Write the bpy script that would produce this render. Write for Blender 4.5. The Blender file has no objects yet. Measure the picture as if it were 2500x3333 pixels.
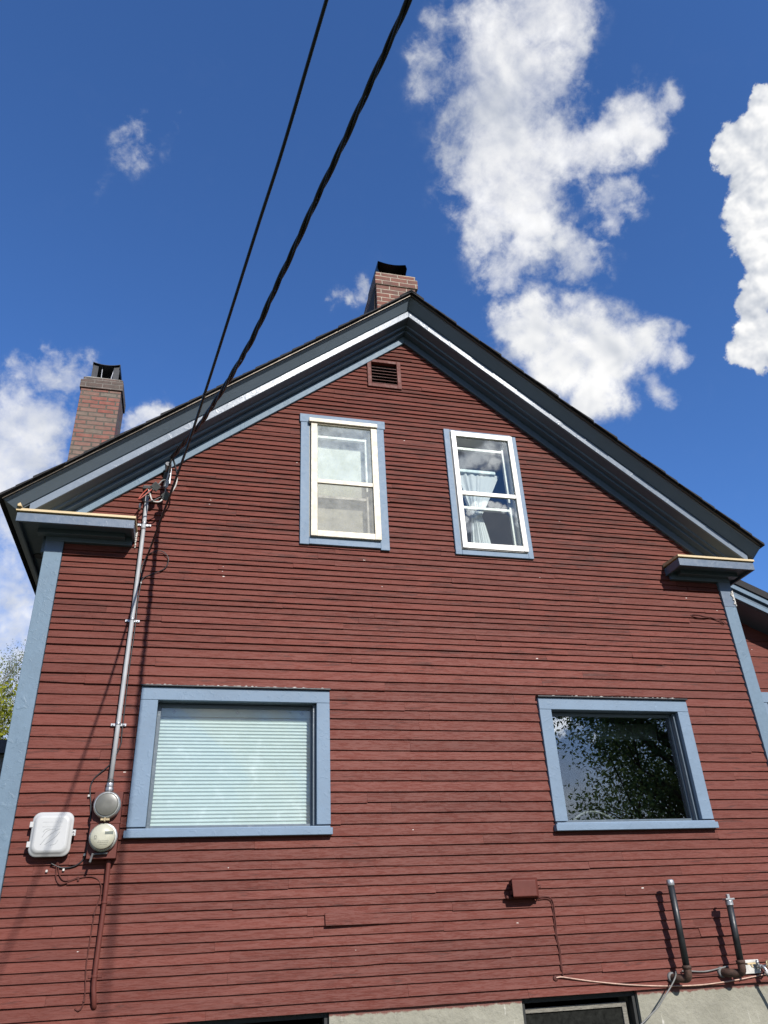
import bpy, math, random
from mathutils import Vector, Matrix, noise as mnoise
random.seed(7)
sc = bpy.context.scene
COL = sc.collection

# ------------------------------------------------------------------ camera
cam = bpy.data.cameras.new("camera"); cam_o = bpy.data.objects.new("camera", cam); COL.objects.link(cam_o)
cam.sensor_fit = 'HORIZONTAL'; cam.sensor_width = 36.0; cam.lens = 36.0 * 2501 / 2500
cam.clip_start = 0.05; cam.clip_end = 4000
RX = Vector((0.9726753, -0.2277923, -0.0448707)); DN = Vector((0.0745594, 0.4895073, -0.8688058)); FW = Vector((0.2198718, 0.8417204, 0.4931157))
m = Matrix.Identity(4)
for i in range(3):
    m[i][0] = RX[i]; m[i][1] = -DN[i]; m[i][2] = -FW[i]
m.translation = Vector((0, -6, 1.6))
cam_o.matrix_world = m
sc.camera = cam_o

# ------------------------------------------------------------------ sun, sky, exposure
SUN = Vector((0.28, -1.0, 0.64)).normalized()
SUN_EL = math.asin(SUN.z); SUN_ROT = math.atan2(SUN.x, SUN.y)
sun = bpy.data.lights.new("sun", 'SUN'); sun.energy = 5.0; sun.angle = math.radians(0.53); sun.color = (1.0, 0.955, 0.89)
sun_o = bpy.data.objects.new("sun", sun); COL.objects.link(sun_o)
sun_o.rotation_euler = SUN.to_track_quat('Z', 'Y').to_euler(); sun_o.location = SUN * 60
sc.view_settings.view_transform = 'Standard'
try: sc.view_settings.look = 'None'
except Exception: pass
sc.view_settings.exposure = 0.5; sc.view_settings.gamma = 1.0

SOFT = [(0.308, 0.392, 0.867, 0.044, 1.0), (0.273, 0.437, 0.857, 0.057, 1.0), (0.313, 0.444, 0.84, 0.053, 1.0), (0.286, 0.482, 0.828, 0.054, 1.0), (0.302, 0.51, 0.805, 0.058, 1.0), (0.354, 0.493, 0.795, 0.043, 1.0), (0.394, 0.476, 0.786, 0.037, 1.0), (0.42, 0.45, 0.788, 0.034, 1.0), (0.44, 0.457, 0.773, 0.025, 1.0), (0.456, 0.413, 0.788, 0.017, 0.7), (0.447, 0.425, 0.787, 0.014, 0.7), (0.296, 0.543, 0.786, 0.049, 1.0), (0.332, 0.54, 0.773, 0.049, 1.0), (0.306, 0.57, 0.763, 0.039, 1.0), (0.344, 0.563, 0.752, 0.034, 1.0), (0.299, 0.598, 0.744, 0.027, 0.9), (0.342, 0.593, 0.729, 0.032, 0.9), (0.329, 0.618, 0.714, 0.03, 0.85), (0.34, 0.63, 0.698, 0.016, 0.7), (0.39, 0.565, 0.727, 0.024, 0.75), (0.412, 0.576, 0.706, 0.029, 0.8), (0.428, 0.514, 0.744, 0.026, 0.8), (0.438, 0.531, 0.725, 0.021, 0.75), (0.205, 0.455, 0.867, 0.026, 0.65), (0.205, 0.485, 0.85, 0.022, 0.55), (0.233, 0.497, 0.836, 0.02, 0.6), (0.239, 0.541, 0.806, 0.02, 0.65), (0.33, 0.392, 0.858, 0.03, 0.9), (0.196, 0.43, 0.881, 0.02, 0.5), (0.347, 0.413, 0.842, 0.021, 0.7), (-0.225, 0.771, 0.596, 0.019, 0.75), (-0.203, 0.776, 0.598, 0.023, 0.8), (-0.18, 0.779, 0.601, 0.024, 0.75), (-0.16, 0.77, 0.617, 0.017, 0.6), (-0.194, 0.761, 0.619, 0.012, 0.6), (-0.225, 0.801, 0.554, 0.038, 1.0), (-0.204, 0.808, 0.553, 0.039, 1.0), (-0.238, 0.812, 0.533, 0.038, 1.0), (-0.186, 0.806, 0.562, 0.026, 0.9), (-0.222, 0.827, 0.517, 0.037, 1.0), (-0.237, 0.836, 0.494, 0.036, 1.0), (-0.199, 0.824, 0.531, 0.024, 0.8), (-0.084, 0.811, 0.579, 0.018, 0.9), (-0.099, 0.814, 0.573, 0.016, 0.8), (-0.064, 0.805, 0.589, 0.014, 0.9), (-0.072, 0.811, 0.58, 0.016, 1.0), (-0.221, 0.867, 0.447, 0.052, 0.8), (-0.222, 0.894, 0.389, 0.045, 0.9), (-0.204, 0.919, 0.338, 0.046, 0.9), (-0.214, 0.933, 0.291, 0.048, 0.9), (-0.196, 0.948, 0.249, 0.052, 0.9), (-0.194, 0.907, 0.372, 0.028, 0.7), (-0.116, 0.595, 0.795, 0.023, 0.62), (-0.108, 0.602, 0.791, 0.018, 0.55), (-0.08, 0.569, 0.818, 0.018, 0.26), (-0.076, 0.597, 0.798, 0.012, 0.22), (-0.148, 0.625, 0.767, 0.015, 0.22), (-0.126, 0.603, 0.787, 0.015, 0.5), (0.159, 0.675, 0.72, 0.015, 0.6), (0.141, 0.684, 0.716, 0.012, 0.55), (0.128, 0.695, 0.708, 0.008, 0.55), (0.153, 0.673, 0.724, 0.008, 0.6)]
PUFF = [(0.373, 0.651, 0.661, 0.047, 1.0), (0.342, 0.657, 0.672, 0.03, 0.9), (0.417, 0.612, 0.672, 0.024, 0.8), (0.424, 0.638, 0.643, 0.054, 1.0), (0.463, 0.635, 0.618, 0.056, 1.0), (0.41, 0.668, 0.621, 0.052, 1.0), (0.457, 0.666, 0.59, 0.043, 1.0), (0.494, 0.612, 0.617, 0.037, 0.9), (0.514, 0.609, 0.604, 0.029, 0.8), (0.526, 0.584, 0.618, 0.018, 0.6), (0.516, 0.637, 0.572, 0.024, 0.6), (0.449, 0.686, 0.573, 0.027, 0.9)]
CRISP = [(0.535, 0.375, 0.757, 0.018, 1.0), (0.543, 0.393, 0.742, 0.033, 1.0), (0.535, 0.414, 0.736, 0.033, 1.0), (0.524, 0.426, 0.737, 0.023, 1.0), (0.557, 0.424, 0.714, 0.04, 1.0), (0.559, 0.45, 0.696, 0.031, 1.0), (0.573, 0.461, 0.677, 0.036, 1.0), (0.581, 0.482, 0.656, 0.034, 1.0), (0.588, 0.5, 0.635, 0.032, 1.0), (0.582, 0.527, 0.619, 0.027, 0.75), (0.592, 0.536, 0.602, 0.027, 0.9), (0.585, 0.564, 0.583, 0.023, 0.7), (0.603, 0.551, 0.577, 0.027, 0.9)]

# bright clouds near the sun, seen only mirrored in the window panes
BACKC = [(0.3216, -0.8179, 0.4771, 0.006, 1), (0.3265, -0.8108, 0.4858, 0.0066, 1), (0.3329, -0.8047, 0.4915, 0.0066, 1), (0.3415, -0.8007, 0.4923, 0.0066, 1), (0.3515, -0.7977, 0.4899, 0.0059, 1), (0.3591, -0.7957, 0.4878, 0.0059, 1), (0.3667, -0.7945, 0.484, 0.0059, 1), (0.3768, -0.7927, 0.4792, 0.0059, 1), (0.3838, -0.7923, 0.4742, 0.0059, 1), (0.385, -0.796, 0.4672, 0.0072, 0.8), (0.3254, -0.8214, 0.4685, 0.0093, 0.7), (0.3302, -0.813, 0.4797, 0.008, 0.7), (0.3475, -0.7518, 0.5604, 0.0132, 0.81), (0.345, -0.7598, 0.5511, 0.0132, 0.8775), (0.3335, -0.7693, 0.5449, 0.0149, 1.0), (0.3227, -0.7757, 0.5423, 0.015, 1.0), (0.3129, -0.7809, 0.5406, 0.0116, 1.0), (0.3573, -0.7553, 0.5494, 0.0149, 0.81), (0.3493, -0.7691, 0.5352, 0.0132, 0.81), (0.3648, -0.7603, 0.5375, 0.0131, 0.675), (0.3402, -0.777, 0.5297, 0.0132, 0.675), (0.4322, -0.8726, 0.2275, 0.0129, 1), (0.441, -0.8674, 0.2303, 0.011, 1), (0.4353, -0.8735, 0.218, 0.0091, 0.8), (0.4562, -0.8617, 0.2221, 0.0109, 0.7), (0.4691, -0.8577, 0.2106, 0.0089, 0.7), (-0.0181, -0.9753, 0.2199, 0.053, 0.42), (0.0089, -0.981, 0.1938, 0.0623, 0.42), (-0.0326, -0.9814, 0.189, 0.057, 0.42), (0.063, -0.974, 0.2176, 0.0585, 0.42), (0.0907, -0.9797, 0.1786, 0.0718, 0.42), (0.0288, -0.9866, 0.1606, 0.0709, 0.42)]
BODY = [(0.3548, -0.811, 0.4652, 0.0315, 1.0), (0.3366, -0.8208, 0.4614, 0.0238, 1.0), (0.3762, -0.8062, 0.4567, 0.0261, 1.0), (0.3598, -0.8189, 0.4471, 0.0288, 1.0)]
class NT:
    """small helper for building node trees"""
    def __init__(s, tree): s.t = tree; s.n = tree.nodes; s.l = tree.links
    def add(s, kind, **kw):
        n = s.n.new(kind)
        for k, v in kw.items(): setattr(n, k, v)
        return n
    def put(s, sock, v):
        if isinstance(v, bpy.types.NodeSocket): s.l.new(v, sock)
        elif v is not None: sock.default_value = v
    def math(s, op, a, b=None, c=None, clamp=False):
        n = s.add('ShaderNodeMath', operation=op); n.use_clamp = clamp
        s.put(n.inputs[0], a); s.put(n.inputs[1], b); s.put(n.inputs[2], c); return n.outputs[0]
    def vmath(s, op, a, b=None, scale=None, out=0):
        n = s.add('ShaderNodeVectorMath', operation=op); s.put(n.inputs[0], a)
        if b is not None: s.put(n.inputs[1], b)
        if scale is not None: s.put(n.inputs['Scale'], scale)
        return n.outputs[out]
    def noise(s, vec, scale, detail=4, rough=0.5, dist=0.0):
        n = s.add('ShaderNodeTexNoise'); s.put(n.inputs['Vector'], vec); n.inputs['Scale'].default_value = scale
        n.inputs['Detail'].default_value = detail; n.inputs['Roughness'].default_value = rough; n.inputs['Distortion'].default_value = dist
        return n
    def maprange(s, v, a, b, c=0.0, d=1.0, smooth=False):
        n = s.add('ShaderNodeMapRange'); n.interpolation_type = 'SMOOTHSTEP' if smooth else 'LINEAR'
        s.put(n.inputs['Value'], v)
        for k, x in (('From Min', a), ('From Max', b), ('To Min', c), ('To Max', d)): s.put(n.inputs[k], x)
        return n.outputs[0]
    def mix(s, f, a, b, blend='MIX'):
        n = s.add('ShaderNodeMix', data_type='RGBA', blend_type=blend)
        s.put(n.inputs['Factor'], f)
        s.put(n.inputs['A'] if False else n.inputs[6], a if isinstance(a, bpy.types.NodeSocket) else (*a, 1.0) if len(a) == 3 else a)
        s.put(n.inputs[7], b if isinstance(b, bpy.types.NodeSocket) else (*b, 1.0) if len(b) == 3 else b)
        return n.outputs[2]
    def mapping(s, vec, scale=(1, 1, 1), loc=(0, 0, 0), rot=(0, 0, 0)):
        n = s.add('ShaderNodeMapping'); s.put(n.inputs['Vector'], vec); n.inputs['Scale'].default_value = scale
        n.inputs['Location'].default_value = loc; n.inputs['Rotation'].default_value = rot; return n.outputs[0]

def build_world():
    w = bpy.data.worlds.new("World"); sc.world = w; w.use_nodes = True
    t = NT(w.node_tree); t.n.clear()
    sky = t.add('ShaderNodeTexSky', sky_type='NISHITA'); sky.sun_disc = False
    sky.sun_elevation = SUN_EL; sky.sun_rotation = SUN_ROT
    sky.altitude = 0; sky.air_density = 1.0; sky.dust_density = 0.05; sky.ozone_density = 3.0
    D = t.add('ShaderNodeTexCoord').outputs['Generated']
    # warped direction: wispy edges
    def warp(a1, s1, a2, s2):
        v1 = t.vmath('SUBTRACT', t.noise(D, s1, 3, 0.55).outputs['Color'], (0.5, 0.5, 0.5))
        v2 = t.vmath('SUBTRACT', t.noise(D, s2, 5, 0.6).outputs['Color'], (0.5, 0.5, 0.5))
        return t.vmath('ADD', t.vmath('ADD', D, t.vmath('SCALE', v1, scale=a1)), t.vmath('SCALE', v2, scale=a2))
    def field(Dw, blobs, grow):
        acc = None
        for (x, y, z, r, a) in blobs:
            r *= grow
            dv = t.vmath('SUBTRACT', Dw, (x, y, z)); d2 = t.vmath('DOT_PRODUCT', dv, dv, out=1)
            f = t.math('DIVIDE', a, t.math('MULTIPLY_ADD', t.math('MULTIPLY', d2, d2), 1.2 / r ** 4, 1.0))
            acc = f if acc is None else t.math('SMOOTH_MAX', acc, f, 0.15)
        return acc
    fs = field(warp(0.045, 8, 0.06, 22), SOFT, 1.08)
    fc = field(warp(0.02, 10, 0.035, 34), CRISP, 1.0)
    fp = field(warp(0.035, 9, 0.05, 24), PUFF, 0.98)
    fb = t.noise(D, 15, 10, 0.64, 0.25).outputs[0]
    fb2 = t.noise(D, 38, 9, 0.6, 0.2).outputs[0]
    fbn = t.math('MULTIPLY_ADD', t.math('SUBTRACT', t.noise(D, 52, 6, 0.62, 0.3).outputs[0], 0.5), 0.55, t.math('SUBTRACT', fb, 0.5))
    edge = t.math('MULTIPLY', t.maprange(fs, 0.5, 1.0, 1.0, 0.5), t.maprange(fs, 0.10, 0.30, 0.0, 1.0))
    ds = t.math('ADD', fs, t.math('MULTIPLY', t.math('MULTIPLY', fbn, edge), 2.2))
    asoft = t.math('POWER', t.maprange(ds, 0.12, 1.30, 0, 0.95, True), 0.95)
    dp = t.math('ADD', fp, t.math('MULTIPLY', t.math('SUBTRACT', t.noise(D, 20, 10, 0.62, 0.2).outputs[0], 0.5), t.maprange(fp, 0.10, 0.35, 0.0, 1.4)))
    apuff = t.maprange(dp, 0.26, 1.0, 0, 1, True)
    dc = t.math('ADD', fc, t.math('MULTIPLY', t.math('SUBTRACT', fb2, 0.5), t.maprange(fc, 0.10, 0.3, 0.0, 0.9)))
    acrisp = t.maprange(dc, 0.40, 0.60, 0, 1, True)
    # clouds in the rest of the sky, behind and beside the viewer
    y = t.add('ShaderNodeSeparateXYZ'); t.put(y.inputs[0], D)
    back = t.maprange(y.outputs['Y'], 0.10, -0.12, 0, 1, True)
    cum = t.noise(D, 3.2, 9, 0.58, 0.4).outputs[0]
    ab = t.math('MULTIPLY', t.maprange(cum, 0.53, 0.64, 0, 1, True), back)
    ab = t.math('MULTIPLY', ab, t.maprange(y.outputs['Z'], -0.02, 0.05, 0, 1))
    fbk = field(warp(0.006, 60, 0.004, 150), BACKC, 1.1)
    dbk = t.math('ADD', fbk, t.math('MULTIPLY', t.math('SUBTRACT', t.noise(D, 70, 8, 0.6).outputs[0], 0.5), 1.1))
    abk = t.maprange(dbk, 0.40, 1.0, 0, 1, True)
    body = t.maprange(field(warp(0.006, 60, 0.004, 150), BODY, 0.85), 0.42, 0.6, 0, 0.75, True)
    low = t.math('MULTIPLY', t.maprange(y.outputs['Z'], 0.42, 0.10, 0, 0.85, True), back)
    low = t.math('MULTIPLY', low, t.maprange(cum, 0.35, 0.55, 0.55, 1.0))
    ab = t.math('MAXIMUM', t.math('MAXIMUM', t.math('MAXIMUM', ab, body), abk), low)
    alpha = t.math('MAXIMUM', t.math('MAXIMUM', t.math('MAXIMUM', asoft, apuff), acrisp), ab)
    # cloud brightness: relief from the noise itself, sunlit from the sun's side
    off = t.vmath('ADD', D, tuple(0.012 * c for c in SUN))
    r1 = t.math('SUBTRACT', t.noise(D, 13, 3, 0.5, 0.2).outputs[0], t.noise(off, 13, 3, 0.5, 0.2).outputs[0])
    off2 = t.vmath('ADD', D, tuple(0.007 * c for c in SUN))
    r2 = t.math('SUBTRACT', t.noise(D, 34, 3, 0.5, 0.1).outputs[0], t.noise(off2, 34, 3, 0.5, 0.1).outputs[0])
    lum = t.math('ADD', t.math('MULTIPLY_ADD', r1, 0.9, 0.90), t.math('MULTIPLY', r2, t.math('MULTIPLY_ADD', acrisp, 1.0, 0.06)))
    lum = t.math('ADD', lum, t.math('MULTIPLY', t.math('SUBTRACT', t.noise(D, 7, 3).outputs[0], 0.5), 0.62))
    lum = t.math('ADD', lum, t.maprange(t.math('MAXIMUM', t.math('MAXIMUM', fs, fp), fc), 0.4, 0.95, -0.12, 0.06))
    lum = t.maprange(lum, 0.66, 1.10, 0.66, 1.04)
    backgain = t.math('MULTIPLY_ADD', abk, 4.5, t.math('MULTIPLY_ADD', back, 0.25, 1.0))
    white = t.mix(t.maprange(lum, 0.55, 0.95), (0.72, 0.80, 0.95), (1.0, 1.0, 1.0))
    skyc = t.vmath('MULTIPLY', sky.outputs[0], (0.93, 1.43, 2.14))
    bg1 = t.add('ShaderNodeBackground'); t.put(bg1.inputs[0], skyc); bg1.inputs[1].default_value = SKY_STRENGTH
    bg2 = t.add('ShaderNodeBackground'); t.put(bg2.inputs[0], white); t.put(bg2.inputs[1], t.math('MULTIPLY', t.math('MULTIPLY', lum, 0.72), backgain))
    mx = t.add('ShaderNodeMixShader'); t.put(mx.inputs[0], alpha); t.l.new(bg1.outputs[0], mx.inputs[1]); t.l.new(bg2.outputs[0], mx.inputs[2])
    out = t.add('ShaderNodeOutputWorld'); t.l.new(mx.outputs[0], out.inputs[0])
SKY_STRENGTH = 0.062
build_world()

# ------------------------------------------------------------------ materials
def new_mat(name):
    mt = bpy.data.materials.new(name); mt.use_nodes = True
    t = NT(mt.node_tree); b = t.n['Principled BSDF']; return mt, t, b
def objc(t): return t.add('ShaderNodeTexCoord').outputs['Object']
def bump(t, b, h, strength=0.3, dist=0.01):
    n = t.add('ShaderNodeBump'); n.inputs['Strength'].default_value = strength; n.inputs['Distance'].default_value = dist
    t.put(n.inputs['Height'], h); t.l.new(n.outputs[0], b.inputs['Normal'])
def simple(name, c, rough=0.5, metal=0.0, var=0.12, scale=12, bumps=0.08, spec=0.5, stretch=(1, 1, 1)):
    c = tuple(0.61 * x for x in c); mt, t, b = new_mat(name); o = t.mapping(objc(t), stretch)
    n = t.noise(o, scale, 6, 0.6).outputs[0]
    k = t.maprange(n, 0.3, 0.7, 1 - var, 1 + var)
    col = t.vmath('SCALE', c, scale=k)
    t.put(b.inputs['Base Color'], col)
    b.inputs['Roughness'].default_value = rough; b.inputs['Metallic'].default_value = metal
    b.inputs['Specular IOR Level'].default_value = spec
    t.put(b.inputs['Roughness'], t.maprange(t.noise(o, scale * 2.3, 4).outputs[0], 0.3, 0.7, max(0.02, rough - 0.08), min(1, rough + 0.08)))
    if bumps: bump(t, b, t.noise(o, scale * 4, 5, 0.6).outputs[0], bumps, 0.006)
    return mt

def mat_siding():
    mt, t, b = new_mat('red_clapboard_paint'); o = objc(t)
    tone = t.add('ShaderNodeAttribute', attribute_name='tone').outputs['Fac']
    sepz = t.add('ShaderNodeSeparateXYZ'); t.put(sepz.inputs[0], o); Z = sepz.outputs['Z']
    ov = t.vmath('ADD', o, t.vmath('SCALE', (3.1, 7.7, 1.3), scale=t.math('MULTIPLY', tone, 9.0)))   # each board its own grain
    big = t.noise(o, 0.7, 3).outputs[0]
    grain = t.noise(t.mapping(ov, (1.2, 1, 26)), 3.0, 8, 0.62, 0.5).outputs[0]
    fine = t.noise(t.mapping(ov, (4, 1, 60)), 5.0, 6, 0.65).outputs[0]
    k = t.math('ADD', t.maprange(tone, 0, 1, -0.13, 0.13), t.maprange(big, 0.3, 0.7, -0.10, 0.10))
    k = t.math('ADD', k, t.maprange(grain, 0.3, 0.7, -0.11, 0.11))
    k = t.math('ADD', k, 1.0)
    base = t.vmath('SCALE', (0.103, 0.0275, 0.0195), scale=k)
    crk = t.noise(t.mapping(ov, (1.5, 1, 18)), 6.0, 8, 0.7, 1.2).outputs[0]
    # chalky faded areas
    fade = t.maprange(t.noise(t.mapping(ov, (0.9, 1, 5)), 2.4, 5, 0.6).outputs[0], 0.47, 0.75, 0, 0.5)
    base = t.mix(fade, base, (0.135, 0.045, 0.034))
    # weathered dark streaks where paint has worn off, mostly high on the gable
    ws = t.noise(t.mapping(ov, (1.6, 1, 20)), 1.9, 8, 0.62, 0.7).outputs[0]
    hi = t.math('ADD', t.maprange(Z, 3.4, 5.4, -0.03, 0.06), t.math('MULTIPLY', t.math('SUBTRACT', big, 0.5), 0.22))
    hi = t.math('ADD', hi, t.maprange(t.vmath('DISTANCE', o, (3.55, 0.0, 5.35), out=1), 0.25, 1.5, 0.055, 0.0, True))
    worn = t.maprange(t.math('ADD', ws, hi), 0.565, 0.64, 0, 0.65)
    base = t.mix(worn, base, (0.045, 0.018, 0.0145))
    # small pale chips
    v = t.add('ShaderNodeTexVoronoi'); v.inputs['Scale'].default_value = 11.0; t.put(v.inputs['Vector'], t.mapping(o, (0.6, 1, 1.7)))
    sz = t.math('MULTIPLY', t.add('ShaderNodeSeparateXYZ').outputs[0], 1.0)
    sp = t.add('ShaderNodeSeparateColor'); t.put(sp.inputs[0], v.outputs['Color'])
    rad = t.maprange(sp.outputs[0], 0.78, 1.0, -0.06, 0.07)
    dd = t.math('ADD', v.outputs['Distance'], t.math('MULTIPLY', t.math('SUBTRACT', t.noise(o, 60, 4).outputs[0], 0.5), 0.22))
    chip = t.math('LESS_THAN', dd, rad)
    base = t.mix(t.math('MULTIPLY', chip, 0.85), base, t.mix(t.math('GREATER_THAN', sp.outputs[1], 0.75), (0.24, 0.10, 0.075), (0.55, 0.51, 0.46)))
    base = t.mix(t.maprange(crk, 0.30, 0.38, 0.55, 0.0), base, (0.035, 0.013, 0.011))
    t.put(b.inputs['Base Color'], base)
    b.inputs['Roughness'].default_value = 0.58; b.inputs['Specular IOR Level'].default_value = 0.16
    crack = t.maprange(t.noise(t.mapping(ov, (1.5, 1, 18)), 6.0, 8, 0.7, 1.2).outputs[0], 0.36, 0.48, 0, 1)
    h = t.math('ADD', t.math('MULTIPLY', grain, 0.6), t.math('ADD', t.math('MULTIPLY', fine, 0.25), t.math('MULTIPLY', crack, 0.45)))
    h = t.math('SUBTRACT', h, t.math('MULTIPLY', worn, 0.5))
    bump(t, b, h, 0.45, 0.006)
    return mt

def mat_paint(name, c, rough=0.42, wear=0.5, chips=True, spec=0.5):
    """brush painted wood"""
    c = tuple(0.61 * x for x in c)
    mt, t, b = new_mat(name); o = objc(t)
    n1 = t.noise(o, 2.2, 5, 0.6).outputs[0]; n2 = t.noise(o, 24, 6, 0.6).outputs[0]
    k = t.math('ADD', t.maprange(n1, 0.3, 0.7, 0.93, 1.07), t.maprange(n2, 0.3, 0.7, -0.05 * wear, 0.05 * wear))
    base = t.vmath('SCALE', c, scale=k)
    if chips:
        sp = t.maprange(t.noise(o, 7, 8, 0.72).outputs[0], 0.69, 0.73, 0, 0.6 * wear)
        base = t.mix(sp, base, tuple(min(0.8, x * 1.6 + 0.05) for x in c))
        dk = t.maprange(t.noise(t.mapping(o, (1, 1, 1), (5, 3, 1)), 11, 8, 0.7).outputs[0], 0.70, 0.74, 0, 0.7 * wear)
        base = t.mix(dk, base, tuple(x * 0.35 for x in c))
    t.put(b.inputs['Base Color'], base)
    t.put(b.inputs['Roughness'], t.maprange(n2, 0.3, 0.7, rough - 0.06, rough + 0.08)); b.inputs['Specular IOR Level'].default_value = spec
    bl = t.maprange(t.noise(o, 21, 4, 0.55, 0.8).outputs[0], 0.56, 0.72, 0, 1.2)
    bump(t, b, t.math('ADD', t.math('ADD', t.noise(o, 16, 5, 0.6).outputs[0], bl), t.math('MULTIPLY', t.noise(o, 70, 3).outputs[0], 0.3)), 0.24 * wear + 0.03, 0.006)
    return mt

def mat_brick(name, c1, c2, mortar, dirt, dirtc, mort_size=0.007):
    c1, c2, mortar, dirtc = [tuple(0.61 * x for x in q) for q in (c1, c2, mortar, dirtc)]
    mt, t, b = new_mat(name); o = objc(t)
    s = t.add('ShaderNodeSeparateXYZ'); t.put(s.inputs[0], o)
    cmb = t.add('ShaderNodeCombineXYZ'); t.put(cmb.inputs[0], t.math('ADD', s.outputs[0], s.outputs[1])); t.put(cmb.inputs[1], s.outputs[2])
    wob = t.vmath('SCALE', t.vmath('SUBTRACT', t.noise(o, 9, 3).outputs['Color'], (0.5, 0.5, 0.5)), scale=0.012)
    v = t.vmath('ADD', cmb.outputs[0], wob)
    br = t.add('ShaderNodeTexBrick'); t.put(br.inputs['Vector'], v); br.inputs['Scale'].default_value = 1.0
    br.inputs['Brick Width'].default_value = 0.211; br.inputs['Row Height'].default_value = 0.0665
    br.inputs['Mortar Size'].default_value = mort_size; br.inputs['Mortar Smooth'].default_value = 0.35; br.inputs['Bias'].default_value = 0.0
    br.inputs['Color1'].default_value = (*c1, 1); br.inputs['Color2'].default_value = (*c2, 1); br.inputs['Mortar'].default_value = (*mortar, 1)
    col = br.outputs['Color']
    n = t.noise(o, 14, 6, 0.65).outputs[0]
    col = t.vmath('MULTIPLY', col, t.add('ShaderNodeCombineXYZ').outputs[0]) if False else t.mix(1.0, col, t.vmath('SCALE', (1, 1, 1), scale=t.maprange(n, 0.3, 0.7, 0.72, 1.25)), 'MULTIPLY')
    ds = t.maprange(t.noise(o, 5, 6, 0.6).outputs[0], 0.42, 0.66, 0, dirt)
    col = t.mix(ds, col, dirtc)
    t.put(b.inputs['Base Color'], col); b.inputs['Roughness'].default_value = 0.85
    h = t.math('ADD', t.math('MULTIPLY', br.outputs['Fac'], -1.0), t.math('MULTIPLY', n, 0.35))
    bump(t, b, h, 0.8, 0.012); return mt

def mat_concrete():
    mt, t, b = new_mat('old_concrete'); o = objc(t)
    n1 = t.noise(o, 2.0, 6, 0.65).outputs[0]; n2 = t.noise(o, 18, 8, 0.7).outputs[0]
    base = t.mix(t.maprange(n1, 0.3, 0.7), (0.185, 0.178, 0.140), (0.265, 0.255, 0.205))
    base = t.mix(t.maprange(n2, 0.5, 0.75, 0, 0.5), base, (0.135, 0.128, 0.105))
    # vertical white drips and scrapes
    dr = t.noise(t.mapping(o, (16, 1, 1.6)), 2.2, 6, 0.6, 0.4).outputs[0]
    base = t.mix(t.maprange(dr, 0.64, 0.70, 0, 0.8), base, (0.50, 0.485, 0.43))
    # sloppy red paint along the siding edge
    s = t.add('ShaderNodeSeparateXYZ'); t.put(s.inputs[0], o)
    e = t.math('ADD', s.outputs[2], t.math('MULTIPLY', t.math('SUBTRACT', t.noise(t.mapping(o, (1, 1, 0.5)), 13, 7, 0.7).outputs[0], 0.5), 0.06))
    base = t.mix(t.maprange(e, 1.216, 1.226, 0, 0.92), base, (0.125, 0.040, 0.032))
    t.put(b.inputs['Base Color'], base); b.inputs['Roughness'].default_value = 0.9
    bump(t, b, t.math('ADD', n2, t.math('MULTIPLY', n1, 1.5)), 0.7, 0.02); return mt

def mat_glass(name, refl=1.75, tint=(0.93, 0.96, 0.95), dust=0.0, dustc=(0.5, 0.5, 0.48)):
    mt, t, b = new_mat(name); t.n.remove(b); o = objc(t)
    tr = t.add('ShaderNodeBsdfTransparent'); tr.inputs[0].default_value = (*tint, 1)
    gl = t.add('ShaderNodeBsdfGlossy'); gl.inputs['Roughness'].default_value = 0.0
    bm = t.add('ShaderNodeBump'); bm.inputs['Strength'].default_value = 0.003; bm.inputs['Distance'].default_value = 0.02
    t.put(bm.inputs['Height'], t.noise(o, 3.0, 2).outputs[0]); t.l.new(bm.outputs[0], gl.inputs['Normal'])
    lw = t.add('ShaderNodeLayerWeight'); lw.inputs['Blend'].default_value = 0.5
    f0 = ((refl - 1) / (refl + 1)) ** 2
    fr = t.math('MULTIPLY_ADD', t.math('POWER', lw.outputs['Facing'], 5.0), 1 - f0, f0)
    mx = t.add('ShaderNodeMixShader'); t.put(mx.inputs[0], fr); t.l.new(tr.outputs[0], mx.inputs[1]); t.l.new(gl.outputs[0], mx.inputs[2])
    last = mx
    if dust:
        df = t.add('ShaderNodeBsdfDiffuse'); df.inputs[0].default_value = (*dustc, 1)
        m2 = t.add('ShaderNodeMixShader'); t.put(m2.inputs[0], t.maprange(t.noise(o, 9, 8, 0.7).outputs[0], 0.3, 0.75, dust * 0.4, dust * 1.5))
        t.l.new(mx.outputs[0], m2.inputs[1]); t.l.new(df.outputs[0], m2.inputs[2]); last = m2
    t.l.new(last.outputs[0], t.n['Material Output'].inputs[0]); return mt

def mat_cloth(name, c, alpha=1.0, transl=0.35):
    mt, t, b = new_mat(name); t.n.remove(b)
    d = t.add('ShaderNodeBsdfDiffuse'); d.inputs[0].default_value = (*c, 1)
    r = t.add('ShaderNodeBsdfTranslucent'); r.inputs[0].default_value = (*c, 1)
    mx = t.add('ShaderNodeMixShader'); mx.inputs[0].default_value = transl
    t.l.new(d.outputs[0], mx.inputs[1]); t.l.new(r.outputs[0], mx.inputs[2]); last = mx
    if alpha < 1:
        tp = t.add('ShaderNodeBsdfTransparent'); m2 = t.add('ShaderNodeMixShader'); m2.inputs[0].default_value = alpha
        t.l.new(tp.outputs[0], m2.inputs[1]); t.l.new(mx.outputs[0], m2.inputs[2]); last = m2
    t.l.new(last.outputs[0], t.n['Material Output'].inputs[0]); return mt

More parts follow.
